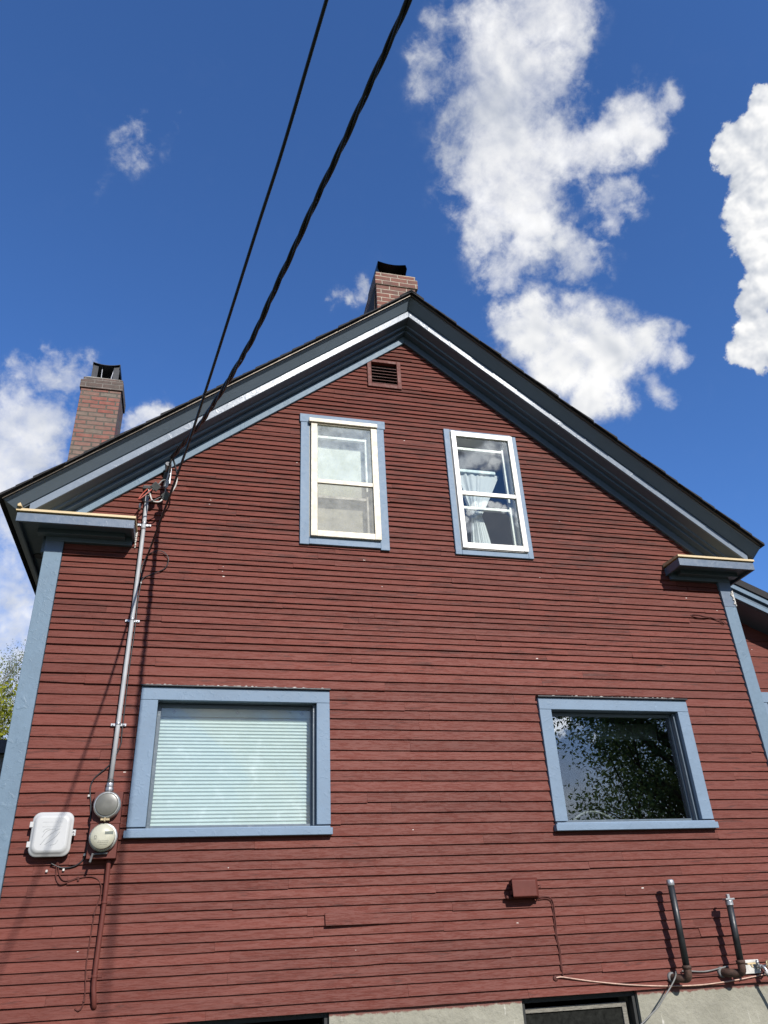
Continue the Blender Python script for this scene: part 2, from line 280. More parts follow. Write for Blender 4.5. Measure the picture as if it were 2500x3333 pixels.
def mat_leaf(name, c, var=0.35):
    mt, t, b = new_mat(name); t.n.remove(b); o = objc(t)
    tone = t.add('ShaderNodeAttribute', attribute_name='tone').outputs['Fac']
    col = t.vmath('SCALE', c, scale=t.maprange(tone, 0, 1, 1 - var, 1 + var))
    d = t.add('ShaderNodeBsdfDiffuse'); t.put(d.inputs[0], col)
    r = t.add('ShaderNodeBsdfTranslucent'); t.put(r.inputs[0], col)
    mx = t.add('ShaderNodeMixShader'); mx.inputs[0].default_value = 0.35
    t.l.new(d.outputs[0], mx.inputs[1]); t.l.new(r.outputs[0], mx.inputs[2]); t.l.new(mx.outputs[0], t.n['Material Output'].inputs[0]); return mt

M = {}
M['siding'] = mat_siding()
M['blue_old'] = mat_paint('weathered_blue_paint', (0.175, 0.255, 0.335), 0.52, 1.2, spec=0.22)
M['blue_new'] = mat_paint('fresh_slate_paint', (0.135, 0.180, 0.245), 0.34, 0.35, chips=False)
M['blue_window'] = mat_paint('window_blue_paint', (0.215, 0.300, 0.405), 0.55, 0.9, spec=0.2)
M['fascia'] = mat_paint('glossy_fascia_paint', (0.25, 0.30, 0.37), 0.26, 0.3, chips=False, spec=0.16)
M['crown'] = mat_paint('crown_slate_paint', (0.185, 0.235, 0.285), 0.34, 0.2, chips=False)
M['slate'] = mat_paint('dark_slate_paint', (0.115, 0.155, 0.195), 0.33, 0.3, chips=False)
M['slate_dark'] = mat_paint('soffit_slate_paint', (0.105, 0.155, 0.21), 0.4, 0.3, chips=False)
M['cream'] = simple('raw_wood_cap', (0.72, 0.55, 0.30), 0.5, var=0.08, stretch=(1, 1, 8))
M['shingle'] = simple('asphalt_shingle', (0.022, 0.021, 0.022), 0.9, var=0.4, scale=60, bumps=0.5)
M['drip'] = simple('drip_edge_metal', (0.16, 0.13, 0.10), 0.35, metal=0.4, var=0.1)
M['black_metal'] = simple('black_flashing', (0.018, 0.02, 0.024), 0.45, metal=0.3, var=0.3)
M['white_frame'] = simple('white_storm_frame', (0.72, 0.70, 0.65), 0.4, var=0.06, scale=9, bumps=0.05)
M['cream_frame'] = simple('yellowed_white_frame', (0.70, 0.63, 0.49), 0.5, var=0.07, scale=9, bumps=0.05)
M['glass'] = mat_glass('window_glass', 1.75)
M['glass_dark'] = mat_glass('picture_glass', 2.2)
M['glass_dusty'] = mat_glass('dusty_storm_glass', 1.6, dust=0.16, dustc=(0.74, 0.80, 0.82))
M['screen'] = mat_glass('insect_screen', 1.3, tint=(0.90, 0.90, 0.88), dust=0.30, dustc=(0.38, 0.38, 0.36))
M['blind'] = simple('white_blind', (0.70, 0.80, 0.81), 0.5, var=0.03, bumps=0)
M['shade'] = simple('cream_roller_shade', (0.92, 0.90, 0.78), 0.8, var=0.06, scale=5)
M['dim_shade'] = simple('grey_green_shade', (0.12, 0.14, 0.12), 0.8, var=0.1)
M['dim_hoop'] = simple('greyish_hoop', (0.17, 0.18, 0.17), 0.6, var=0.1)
M['curtain'] = mat_cloth('sheer_curtain', (0.93, 0.94, 0.95), 0.85)
M['interior'] = simple('dark_interior', (0.035, 0.038, 0.036), 0.9, var=0.2)
M['concrete'] = mat_concrete()
M['brick_grey'] = mat_brick('sooty_brick', (0.30, 0.088, 0.062), (0.205, 0.165, 0.13), (0.105, 0.095, 0.075), 0.42, (0.19, 0.165, 0.125), 0.010)
M['brick_dark'] = mat_brick('sooty_dark_brick', (0.14, 0.085, 0.07), (0.11, 0.08, 0.065), (0.26, 0.23, 0.20), 0.7, (0.10, 0.085, 0.07))
M['brick_red'] = mat_brick('red_brick', (0.24, 0.078, 0.048), (0.165, 0.06, 0.042), (0.50, 0.42, 0.32), 0.35, (0.15, 0.115, 0.09), 0.008)
M['shaded_flashing'] = simple('shaded_brown_flashing', (0.05, 0.033, 0.027), 0.9, var=0.4, scale=16, stretch=(3, 3, 1))  # brown darkened to carry the shade on the chimney's side
M['mortar'] = simple('mortar_crown', (0.38, 0.36, 0.31), 0.9, var=0.25, bumps=0.5)
M['galv'] = simple('galvanised_steel', (0.50, 0.51, 0.53), 0.42, metal=0.85, var=0.1)
M['conduit'] = simple('grey_conduit', (0.46, 0.47, 0.48), 0.6, metal=0.0, var=0.1)
M['red_metal'] = simple('red_painted_metal', (0.150, 0.042, 0.032), 0.6, var=0.1, bumps=0.12, spec=0.2)
M['red_dark'] = simple('red_painted_cable', (0.12, 0.038, 0.03), 0.6, spec=0.2, var=0.2)
M['white_plastic'] = simple('white_plastic', (0.60, 0.605, 0.60), 0.45, var=0.03, bumps=0.02)
M['emboss'] = simple('pressed_grey_plastic', (0.36, 0.37, 0.37), 0.5, var=0.03, bumps=0)
M['meter_ring'] = simple('meter_ring_steel', (0.66, 0.66, 0.62), 0.3, metal=0.75, var=0.1)
M['meter_cover'] = simple('grey_meter_cover', (0.13, 0.128, 0.108), 0.35, var=0.25, scale=9, bumps=0)
M['meter_face'] = simple('meter_face', (0.66, 0.64, 0.55), 0.4, var=0.05, bumps=0)
M['lcd'] = simple('meter_display', (0.22, 0.235, 0.21), 0.2, var=0.05, bumps=0)
M['print'] = simple('meter_print', (0.06, 0.06, 0.06), 0.6, bumps=0)
M['meter_glass'] = mat_glass('meter_dome', 1.5, tint=(0.95, 0.95, 0.9))
M['dark_metal'] = simple('dark_zinc', (0.11, 0.11, 0.11), 0.5, metal=0.5, var=0.3)
M['black_cable'] = simple('black_cable', (0.010, 0.010, 0.012), 0.45, var=0.3, bumps=0.1)
M['grey_cable'] = simple('grey_cable', (0.19, 0.19, 0.18), 0.5, var=0.2)
M['copper'] = simple('copper_tube', (0.62, 0.40, 0.31), 0.4, metal=0.4, var=0.25)
M['red_wire'] = simple('red_wire', (0.42, 0.075, 0.045), 0.5, var=0.15)
M['white_tape'] = simple('taped_white_wire', (0.66, 0.63, 0.58), 0.6, var=0.35, scale=40)
M['connector'] = simple('grey_splice', (0.075, 0.08, 0.078), 0.45, var=0.2)
M['pipe_black'] = simple('black_iron_pipe', (0.028, 0.031, 0.034), 0.42, metal=0.2, var=0.35, bumps=0.15)
M['rust'] = simple('rusty_iron', (0.075, 0.034, 0.02), 0.75, var=0.5, scale=40, bumps=0.5)
M['dull_collar'] = simple('dull_grey_collar', (0.20, 0.20, 0.195), 0.7, var=0.3)
M['zinc'] = simple('zinc_cap', (0.55, 0.56, 0.57), 0.35, metal=0.7, var=0.2)
M['brass'] = simple('old_brass', (0.42, 0.33, 0.19), 0.5, metal=0.5, var=0.3)
M['valve_plate'] = simple('chipped_white_plate', (0.70, 0.68, 0.63), 0.5, var=0.15, scale=30, bumps=0.2)
M['hose'] = simple('green_hose', (0.012, 0.17, 0.09), 0.35, var=0.1)
M['old_wood'] = simple('flaking_wood', (0.24, 0.225, 0.19), 0.85, var=0.5, scale=20, bumps=0.6, stretch=(1, 1, 6))
M['black_wood'] = simple('black_wood', (0.014, 0.016, 0.015), 0.7, var=0.3)
M['basement_screen'] = simple('grimy_screen', (0.020, 0.021, 0.019), 0.9, var=0.5, scale=26, bumps=0.2, spec=0.05)
M['bark'] = simple('bark', (0.11, 0.085, 0.065), 0.95, var=0.35, scale=30, bumps=0.6)
M['bark_pale'] = simple('pale_bark', (0.30, 0.28, 0.24), 0.9, var=0.25, scale=30, bumps=0.4)
M['leaf_dark'] = mat_leaf('leaf_dark_green', (0.10, 0.15, 0.06))
M['leaf_spring'] = mat_leaf('leaf_spring_buds', (0.115, 0.14, 0.04))
M['leaf_yellow'] = mat_leaf('leaf_yellow_green', (0.15, 0.16, 0.018), 0.5)
M['ground'] = simple('worn_grass', (0.085, 0.095, 0.04), 0.95, var=0.4, scale=6, bumps=0.4)
M['garage_wall'] = simple('garage_shingles', (0.20, 0.19, 0.165), 0.9, var=0.2, scale=8, bumps=0.2)

# ------------------------------------------------------------------ mesh helpers
class MB:
    def __init__(s): s.v = []; s.f = []; s.mi = []; s.tone = []; s.sm = []
    def face(s, pts, mi=0, tone=0.5, smooth=False):
        i = len(s.v); s.v += [tuple(p) for p in pts]; s.f.append(tuple(range(i, i + len(pts)))); s.mi.append(mi); s.tone.append(tone); s.sm.append(smooth)
    def hexa(s, p, mi=0, tone=0.5):
        """8 corners: bottom 4 ccw seen from above, top 4"""
        i = len(s.v); s.v += [tuple(q) for q in p]
        for f in ((0, 3, 2, 1), (4, 5, 6, 7), (0, 1, 5, 4), (1, 2, 6, 5), (2, 3, 7, 6), (3, 0, 4, 7)):
            s.f.append(tuple(i + k for k in f)); s.mi.append(mi); s.tone.append(tone); s.sm.append(False)
        return s
    def box(s, x0, x1, y0, y1, z0, z1, mi=0, tone=0.5):
        return s.hexa([(x0, y0, z0), (x1, y0, z0), (x1, y1, z0), (x0, y1, z0), (x0, y0, z1), (x1, y0, z1), (x1, y1, z1), (x0, y1, z1)], mi, tone)
    def bar(s, a, b, w, h, up=Vector((0, 0, 1)), mi=0):
        a = Vector(a); b = Vector(b); d = (b - a).normalized(); u = d.cross(up).normalized() * w / 2; v = u.cross(d).normalized() * h / 2
        return s.hexa([a - u - v, a + u - v, b + u - v, b - u - v, a - u + v, a + u + v, b + u + v, b - u + v], mi)
    def extrude(s, prof, a, b, mi=0, caps=True, tone=0.5):
        """prof: list of 3D points at end a; list at end b (same length) -> strip between, closed polygon"""
        n = len(a); i = len(s.v); s.v += [tuple(p) for p in a] + [tuple(p) for p in b]
        for k in range(n):
            k2 = (k + 1) % n; s.f.append((i + k, i + k2, i + n + k2, i + n + k)); s.mi.append(mi); s.tone.append(tone); s.sm.append(False)
        if caps:
            s.f.append(tuple(i + k for k in range(n))[::-1]); s.mi.append(mi); s.tone.append(tone); s.sm.append(False)
            s.f.append(tuple(i + n + k for k in range(n))); s.mi.append(mi); s.tone.append(tone); s.sm.append(False)
        return s
    def tube(s, path, r, seg=8, caps=True, mi=0, tone=0.5):
        P = [Vector(p) for p in path]; n = len(P); rs = r if isinstance(r, (list, tuple)) else [r] * n
        up = None; i0 = len(s.v)
        for k in range(n):
            d = (P[min(k + 1, n - 1)] - P[max(k - 1, 0)])
            d = d.normalized() if d.length > 1e-9 else Vector((0, 0, 1))
            if up is None: up = d.orthogonal().normalized()
            up = (up - d * up.dot(d)); up = up.normalized() if up.length > 1e-6 else d.orthogonal().normalized()
            w = d.cross(up)
            for j in range(seg):
                a = 2 * math.pi * j / seg; s.v.append(tuple(P[k] + (up * math.cos(a) + w * math.sin(a)) * rs[k]))
        for k in range(n - 1):
            for j in range(seg):
                j2 = (j + 1) % seg; s.f.append((i0 + k * seg + j, i0 + k * seg + j2, i0 + (k + 1) * seg + j2, i0 + (k + 1) * seg + j)); s.mi.append(mi); s.tone.append(tone); s.sm.append(True)
        if caps:
            s.f.append(tuple(i0 + j for j in range(seg))[::-1]); s.mi.append(mi); s.tone.append(tone); s.sm.append(False)
            s.f.append(tuple(i0 + (n - 1) * seg + j for j in range(seg))); s.mi.append(mi); s.tone.append(tone); s.sm.append(False)
        return s
    def lathe(s, c, axis, prof, seg=32, mi=0):
        """prof: (distance along axis, radius)"""
        a = Vector(axis).normalized(); c = Vector(c); pts = [c + a * d for d, _ in prof]
        u = a.orthogonal().normalized(); w = a.cross(u); i0 = len(s.v)
        for p, (d, r) in zip(pts, prof):
            for j in range(seg):
                t = 2 * math.pi * j / seg; s.v.append(tuple(p + (u * math.cos(t) + w * math.sin(t)) * r))
        for k in range(len(prof) - 1):
            for j in range(seg):
                j2 = (j + 1) % seg; s.f.append((i0 + k * seg + j, i0 + k * seg + j2, i0 + (k + 1) * seg + j2, i0 + (k + 1) * seg + j)); s.mi.append(mi); s.tone.append(0.5); s.sm.append(True)
        s.f.append(tuple(i0 + j for j in range(seg))[::-1]); s.mi.append(mi); s.tone.append(0.5); s.sm.append(False)
        s.f.append(tuple(i0 + (len(prof) - 1) * seg + j for j in range(seg))); s.mi.append(mi); s.tone.append(0.5); s.sm.append(False)
        return s
    def build(s, name, mat, parent=None, bevel=0.0, label=None, tone=False, seg=2):
        me = bpy.data.meshes.new(name); me.from_pydata(s.v, [], s.f); me.update()
        for mt in (mat if isinstance(mat, (list, tuple)) else [mat]): me.materials.append(mt)
        me.polygons.foreach_set('material_index', s.mi); me.polygons.foreach_set('use_smooth', s.sm)
        if tone:
            at = me.attributes.new('tone', 'FLOAT', 'FACE'); at.data.foreach_set('value', s.tone)
        o = bpy.data.objects.new(name, me); COL.objects.link(o)
        if parent is not None:
            o.parent = parent
            wl = Vector(parent.location); p = parent.parent
            while p is not None: wl += Vector(p.location); p = p.parent
            o.location = -wl
        if label: o['label'] = label
        if bevel:
            b = o.modifiers.new('bevel', 'BEVEL'); b.width = bevel; b.segments = seg; b.limit_method = 'ANGLE'; b.angle_limit = math.radians(40)
        return o
def thing(name, label, cat, loc, group=None):
    o = bpy.data.objects.new(name, None); COL.objects.link(o); o.location = loc; o.empty_display_size = 0.2
    o['label'] = label; o['category'] = cat
    if group: o['group'] = group
    return o
def tag(o, label, cat, group=None):
    o['label'] = label; o['category'] = cat
    if group: o['group'] = group
    return o
def struct(name, mb, mat):
    o = mb.build(name, mat); o['kind'] = 'structure'; return o
def smooth_path(pts, n=8):
    P = [Vector(p) for p in pts]; out = []
    for i in range(len(P) - 1):
        p0 = P[max(i - 1, 0)]; p1 = P[i]; p2 = P[i + 1]; p3 = P[min(i + 2, len(P) - 1)]
        for k in range(n):
            t = k / n; t2 = t * t; t3 = t2 * t
            out.append(0.5 * ((2 * p1) + (-p0 + p2) * t + (2 * p0 - 5 * p1 + 4 * p2 - p3) * t2 + (-p0 + 3 * p1 - 3 * p2 + p3) * t3))
    out.append(P[-1]); return out

# ------------------------------------------------------------------ setting
g = MB(); g.face([(-900, -900, 0), (900, -900, 0), (900, 900, 0), (-900, 900, 0)])
struct('ground', g, M['ground'])

# ------------------------------------------------------------------ the house
XC, ZA, SL = 1.876, 7.228, 0.8088        # gable centre, rake reference line at the centre, roof slope
XL, XR = -1.277, 5.05                     # outer faces of the corner boards
BACK = 9.0
TH = math.atan(SL)
house = thing('house', 'tall red clapboard house with blue trim and a steep gable, seen from below', 'house', (XC, 4, 0))

# ---- clapboards
BUTTS = [7.119, 7.065, 7.011, 6.957, 6.902, 6.849, 6.798, 6.747, 6.694, 6.643, 6.591, 6.541, 6.493, 6.439, 6.386, 6.334, 6.28, 6.232, 6.183, 6.128, 6.068, 6.01, 5.956, 5.896, 5.848, 5.794, 5.74, 5.69, 5.637, 5.586, 5.531, 5.48, 5.432, 5.377, 5.323, 5.275, 5.221, 5.17, 5.122, 5.068, 5.019, 4.961, 4.906, 4.854, 4.803, 4.745, 4.693, 4.644, 4.588, 4.53, 4.483, 4.426, 4.381, 4.315, 4.26, 4.208, 4.157, 4.107, 4.057, 4.001, 3.944, 3.894, 3.842, 3.785, 3.73, 3.654, 3.579, 3.502, 3.424, 3.346, 3.266, 3.194, 3.109, 3.031, 2.95, 2.874, 2.8, 2.72, 2.641, 2.564, 2.487, 2.412, 2.334, 2.256, 2.183, 2.12, 2.067, 1.996, 1.937, 1.876, 1.819, 1.756, 1.691, 1.631, 1.567, 1.506, 1.44, 1.38, 1.311, 1.25]
OPEN = [(-0.35, 0.985, 2.385, 3.36), (2.87, 4.19, 2.385, 3.35), (0.85, 1.53, 4.77, 6.06), (2.28, 2.93, 4.77, 6.06), (1.49, 1.79, 6.59, 6.90)]
def rake(x): return ZA - SL * abs(x - XC)
def siding():
    mb = MB(); rnd = random.Random(11)
    zs = [7.19] + BUTTS
    for i, z0 in enumerate(BUTTS):
        e = zs[i] - z0; z1 = zs[i] + 0.012
        # x range of this row at its butt
        xa, xb = -1.1365, 4.9165
        top = ZA - z0
        if top / SL < 3.5: xa = max(xa, XC - top / SL); xb = min(xb, XC + top / SL)
        # board ends
        ends = [xa]; x = xa - rnd.uniform(0, 2.5)
        while x < xb:
            x += rnd.choice((1.1, 1.6, 2.2, 2.9, 3.6)) + rnd.uniform(-0.25, 0.25)
            if xa + 0.12 < x < xb - 0.12: ends.append(x)
        ends += [q for q, zq in ((0.988, 1.756), (1.12, 6.439), (1.186, 6.386), (1.244, 6.334), (3.845, 4.001), (4.563, 4.001), (3.82, 3.785), (4.113, 3.73)) if abs(zq - z0) < 0.004 and xa < q < xb]
        ends = sorted(ends); ends.append(xb)
        rowt = rnd.uniform(0.0155, 0.0185)
        for a, b in zip(ends[:-1], ends[1:]):
            tone = rnd.random(); dz0 = rnd.gauss(0, 0.0018); dzs = rnd.gauss(0, 0.0012); th = rowt + rnd.gauss(0, 0.0012)
            split = rnd.random() < 0.10; sx = rnd.uniform(a, b); sd = rnd.uniform(0.003, 0.007)
            lift = 0.0
            if rnd.random() < 0.05: lift = rnd.uniform(0.003, 0.008)
            if rnd.random() < 0.08: dz0 += rnd.choice((-1, 1)) * rnd.uniform(0.003, 0.007)
            if abs(z0 - 1.756) < 0.003 and abs(a - 0.988) < 1e-6: lift = 0.022; dz0 = -0.004
            if abs(z0 - 6.386) < 0.06 and 1.1 < a < 1.3: dz0 -= 0.006
            cols = set()
            n = max(2, int((b - a) / 0.10))
            for k in range(n + 1): cols.add(a + (b - a) * k / n)
            cols = set(cols)
            for ox0, ox1, oz0, oz1 in OPEN:
                if oz0 < z1 and oz1 > z0:
                    for ox in (ox0, ox1):
                        if a < ox < b: cols.add(ox)
            xr = sorted(cols); ga = a + 0.0005 if a > xa else a; gb = b - 0.0005 if b < xb else b
            xr[0] = ga; xr[-1] = gb
            def butt(x):
                s = dz0 + dzs * (x - a) / max(0.3, b - a) + 0.0024 * mnoise.noise((x * 1.1, i * 7.3, 0.0)) + 0.0011 * mnoise.noise((x * 5.0, i * 3.1, 4.0))
                if split: s += sd * math.exp(-((x - sx) / 0.12) ** 2)
                return z0 + s
            def yf(x, z):
                k = (z - z0) / e
                y = -th - lift * math.exp(-((x - a) / 0.35) ** 2) + (th - 0.0015) * k + 0.0010 * mnoise.noise((x * 1.7, i * 5.1, 9.0))
                return min(y, 0.0)
            for x0, x1 in zip(xr[:-1], xr[1:]):
                xm = (x0 + x1) / 2; segs = [(None, None)]
                hole = None
                for ox0, ox1, oz0, oz1 in OPEN:
                    if ox0 < xm < ox1 and oz0 < z1 and oz1 > z0: hole = (oz0, oz1)
                parts = [(z0, z1, True)]
                if hole:
                    parts = []
                    if hole[0] > z0: parts.append((z0, hole[0], True))
                    if hole[1] < z1: parts.append((hole[1], z1, False))
                for pa, pb, isb in parts:
                    za0 = butt(x0) if isb else pa; za1 = butt(x1) if isb else pa
                    t0 = min(pb, max(za0, rake(x0) + 0.02)); t1 = min(pb, max(za1, rake(x1) + 0.02))
                    if t0 - za0 < 1e-4 and t1 - za1 < 1e-4: continue
                    A = (x0, yf(x0, za0), za0); B = (x1, yf(x1, za1), za1); C_ = (x1, yf(x1, t1), t1); Dd = (x0, yf(x0, t0), t0)
                    mb.face([A, B, C_, Dd], 0, tone)
                    if isb: mb.face([(x0, 0.004, za0), (x1, 0.004, za1), B, A], 0, tone)
            # end grain
            for xe in (ga, gb):
                hole = any(ox0 < xe < ox1 and oz0 < z1 and oz1 > z0 for ox0, ox1, oz0, oz1 in OPEN)
                if hole: continue
                zb = butt(xe); zt = min(z1, max(zb, rake(xe)))
                if zt - zb > 0.01: mb.face([(xe, yf(xe, zb), zb), (xe, 0.004, zb), (xe, 0.004, zt), (xe, yf(xe, zt), zt)], 0, 0.3)
    return mb.build('siding', M['siding'], house, tone=True)
siding()
# sheathing behind the boards and the rest of the shell (front with openings)
def shell():
    mb = MB(); y = 0.010
    xs = sorted({XL + 0.02, XR - 0.02, XC} | {o[k] for o in OPEN for k in (0, 1)})
    for x0, x1 in zip(xs[:-1], xs[1:]):
        xm = (x0 + x1) / 2; hs = sorted((o[2], o[3]) for o in OPEN if o[0] < xm < o[1])
        z = 1.25
        for h0, h1 in hs:
            mb.face([(x0, y, z), (x1, y, z), (x1, y, h0), (x0, y, h0)]); z = h1
        mb.face([(x0, y, z), (x1, y, z), (x1, y, rake(x1) + 0.2), (x0, y, rake(x0) + 0.2)])
    return mb.build('sheathing', M['interior'], house)
shell()
for x in (XL + 0.025, XR - 0.025):
    mb = MB()
    s = 1 if x > 0 else -1
    zs = [1.25 + 0.1 * k for k in range(34)]
    for z0, z1 in zip(zs[:-1], zs[1:]):
        mb.face([(x + s * 0.011, 0.02, z0), (x + s * 0.011, BACK, z0), (x, BACK, z1), (x, 0.02, z1)], 0, random.random())
        mb.face([(x + s * 0.011, 0.02, z0), (x + s * 0.011, BACK, z0), (x, BACK, z0), (x, 0.02, z0)], 0, 0.4)
    mb.build('side_siding', M['siding'], house, tone=True)
mb = MB(); mb.face([(XL + .03, BACK, 0), (XR - .03, BACK, 0), (XR - .03, BACK, rake(XR)), (XC, BACK, ZA + 0.2), (XL + .03, BACK, rake(XL))])
mb.build('rear_wall', M['siding'], house, tone=True)
# dark rooms behind the windows
mb = MB(); mb.face([(XL + .05, 3.5, 1.2), (XR - .05, 3.5, 1.2), (XR - .05, 3.5, 7.0), (XL + .05, 3.5, 7.0)]); mb.face([(XL + .05, 0.02, 4.3), (XR - .05, 0.02, 4.3), (XR - .05, 3.5, 4.3), (XL + .05, 3.5, 4.3)])
mb.face([(XL + .05, 0.02, 1.6), (XR - .05, 0.02, 1.6), (XR - .05, 3.5, 1.6), (XL + .05, 3.5, 1.6)])
mb.build('interior_wall', M['interior'], house)

# ---- foundation with two basement openings
mb = MB(); zt = 1.249; yF = 0.006
for x0, x1 in ((XL + 0.02, 0.10), (1.016, 2.385), (3.282, XR - 0.02)):
    n = max(2, int((x1 - x0) / 0.12)); mz = 10
    def fy(x, z): return yF + 0.006 * mnoise.noise((x * 3, z * 3, 1.0)) + 0.003 * mnoise.noise((x * 11, z * 11, 3.0))
    for i in range(n):
        for j in range(mz):
            xa, xb = x0 + (x1 - x0) * i / n, x0 + (x1 - x0) * (i + 1) / n; za, zb = zt * j / mz, zt * (j + 1) / mz
            mb.face([(xa, fy(xa, za), za), (xb, fy(xb, za), za), (xb, fy(xb, zb), zb), (xa, fy(xa, zb), zb)], smooth=True)
    for xe in (x0, x1): mb.face([(xe, yF, 0), (xe, 0.3, 0), (xe, 0.3, zt), (xe, yF, zt)])
    mb.face([(x0, yF, zt), (x1, yF, zt), (x1, 0.3, zt), (x0, 0.3, zt)])
for x0, x1 in ((0.10, 1.016), (2.385, 3.282)):
    mb.box(x0, x1, 0.01, 0.3, 0.0, 0.62)
for x, s in ((XL + 0.02, -1), (XR - 0.02, 1)):
    mb.face([(x, 0.0, 0), (x, BACK, 0), (x, BACK, zt), (x, 0.0, zt)])
mb.build('foundation', M['concrete'], house)
def basement(x0, x1, right):
    bw = MB(); bw.box(x0, x0 + 0.03, 0.035, 0.10, 0.62, 1.249); bw.box(x1 - 0.03, x1, 0.035, 0.10, 0.62, 1.249); bw.box(x0 + 0.03, x1 - 0.03, 0.035, 0.10, 1.215, 1.249)
    root = bw.build('basement_window', M['black_wood'], house, 0.003)
    f = MB(); y0, y1 = 0.10, 0.13
    zt = 1.180
    f.box(x0 + 0.02, x0 + 0.055, y0, y1, 0.64, zt); f.box(x1 - 0.085, x1 - 0.05, y0, y1, 0.64, zt); f.box(x0 + 0.055, x1 - 0.085, y0, y1, zt - 0.03, zt); f.box(x0 + 0.055, x1 - 0.085, y0, y1, 0.64, 0.67)
    f.build('sash', M['old_wood'] if right else M['black_wood'], root, 0.002)
    p = MB(); p.box(x0 + 0.055, x1 - 0.085, 0.114, 0.118, 0.67, zt - 0.03); p.build('pane', M['basement_screen'] if right else M['black_wood'], root)
    return root
basement(2.385, 3.282, True); basement(0.10, 1.016, False)

# ---- corner boards
for side, (xo, xi) in (('l', (XL, -1.140)), ('r', (XR, 4.920))):
    mb = MB(); x0, x1 = sorted((xo, xi))
    mb.box(x0, x1, -0.032, 0.012, 1.235, 4.585)
    s = -1 if side == 'l' else 1
    xa, xb = sorted((xo, xo - s * 0.03)); mb.box(xa, xb, 0.0125, 0.13, 1.235, 4.585)
    mb.build('corner_board', M['blue_old'], house, 0.004)
    mb = MB(); mb.box(x0 - 0.001, x1 + 0.001, -0.035, -0.0325, 4.33 if side == 'r' else 4.49, 4.586)  # right: newer paint; left: the return's shadow band put in as darker paint
    mb.build('corner_patch', M['blue_new'], house, 0.0, label='slate blue top of the corner board, fresh paint at right, painted shadow at left')

# ---- rakes: wall trim, soffit, fascia strip, crown, drip edge
def rake_run(sgn, prof, x_end):
    """extrude profile (y, h) from the centre line down the slope to |x-XC| = x_end; h is height above the reference line"""
    a = [(XC, y, ZA + h) for y, h in prof]; b = [(XC + sgn * x_end, y, ZA - SL * x_end + h) for y, h in prof]
    return (a, b) if sgn > 0 else (b, a)
RUN = 3.24
for sgn in (-1, 1):
    xe = 3.455 if sgn < 0 else 3.352
    mb = MB(); a, b = rake_run(sgn, [(0.004, -0.03), (-0.036, -0.03), (-0.036, 0.060), (0.004, 0.060)], 3.115); mb.extrude(None, a, b); mb.build('rake_trim', M['blue_old' if sgn < 0 else 'slate'], house, 0.004)  # same trim both sides; the right one's shade is put into a darker paint
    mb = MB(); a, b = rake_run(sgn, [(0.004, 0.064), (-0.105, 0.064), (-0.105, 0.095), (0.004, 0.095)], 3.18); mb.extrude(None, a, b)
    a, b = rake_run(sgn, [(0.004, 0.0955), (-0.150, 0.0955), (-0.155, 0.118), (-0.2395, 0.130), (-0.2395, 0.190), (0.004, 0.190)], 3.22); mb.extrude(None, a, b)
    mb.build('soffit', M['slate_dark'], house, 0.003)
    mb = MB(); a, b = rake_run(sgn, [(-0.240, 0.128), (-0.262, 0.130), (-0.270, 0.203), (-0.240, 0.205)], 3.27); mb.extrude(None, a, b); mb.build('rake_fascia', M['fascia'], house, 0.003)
    # crown moulding leaning outwards
    mb = MB(); pr = [(-0.240, 0.2055), (-0.256, 0.2055), (-0.256, 0.214), (-0.272, 0.216), (-0.355, 0.290), (-0.362, 0.300), (-0.372, 0.302), (-0.372, 0.312), (-0.240, 0.312)]
    xf_ = XC + 1.477 if sgn < 0 else 5.195 - XC; off = 0.085 if sgn < 0 else 0.035
    a = [(XC, y, ZA + h) for y, h in pr]; b = []
    for y, h in pr:
        xx = xf_ + off * max(0.0, (abs(y) - 0.262)) / 0.107; b.append((XC + sgn * xx, y, ZA - SL * xx + h))
    if sgn > 0: mb.extrude(None, a, b)
    else: mb.extrude(None, b, a)
    mb.build('crown_moulding', M['crown'], house)
    mb = MB(); a, b = rake_run(sgn, [(-0.240, 0.3125), (-0.388, 0.3125), (-0.392, 0.302), (-0.396, 0.302), (-0.396, 0.320), (-0.240, 0.320)], xe - 0.01); mb.extrude(None, a, b); mb.build('drip_edge', M['drip'], house)
    # shingles, course by course, with ragged rake ends
    mb = MB(); rnd = random.Random(5 + sgn); L = xe + 0.02; c = 0.0; course = 0.112; n = int(L / course) + 1
    for k in range(n):
        u1 = L - k * course; u0 = max(-0.0, u1 - course * 1.9)
        if u1 <= 0.02: break
        h0 = 0.3215; t = 0.0; off = 0.0045
        j = rnd.uniform(-0.008, 0.008); yy = -0.425 + j
        xa, xb = XC + sgn * u1, XC + sgn * u0
        za, zb = ZA - SL * u1, ZA - SL * u0
        lo = h0; hiA = h0 + 0.024 + rnd.uniform(0, 0.003); hiB = h0 + 0.006
        pts = [(xa, yy, za + lo), (xb, yy, zb + lo - 0.0), (xb, BACK + 0.3, zb + lo), (xa, BACK + 0.3, za + lo), (xa, yy, za + hiA), (xb, yy, zb + hiB), (xb, BACK + 0.3, zb + hiB), (xa, BACK + 0.3, za + hiA)]
        if sgn > 0: pts = [pts[1], pts[0], pts[3], pts[2], pts[5], pts[4], pts[7], pts[6]]
        mb.hexa(pts)
    mb.build('roof', M['shingle'], house)
    # roof deck so no light leaks
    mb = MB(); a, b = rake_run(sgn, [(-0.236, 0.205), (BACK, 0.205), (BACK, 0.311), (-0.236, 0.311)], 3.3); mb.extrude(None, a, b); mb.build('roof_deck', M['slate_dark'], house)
mb = MB()
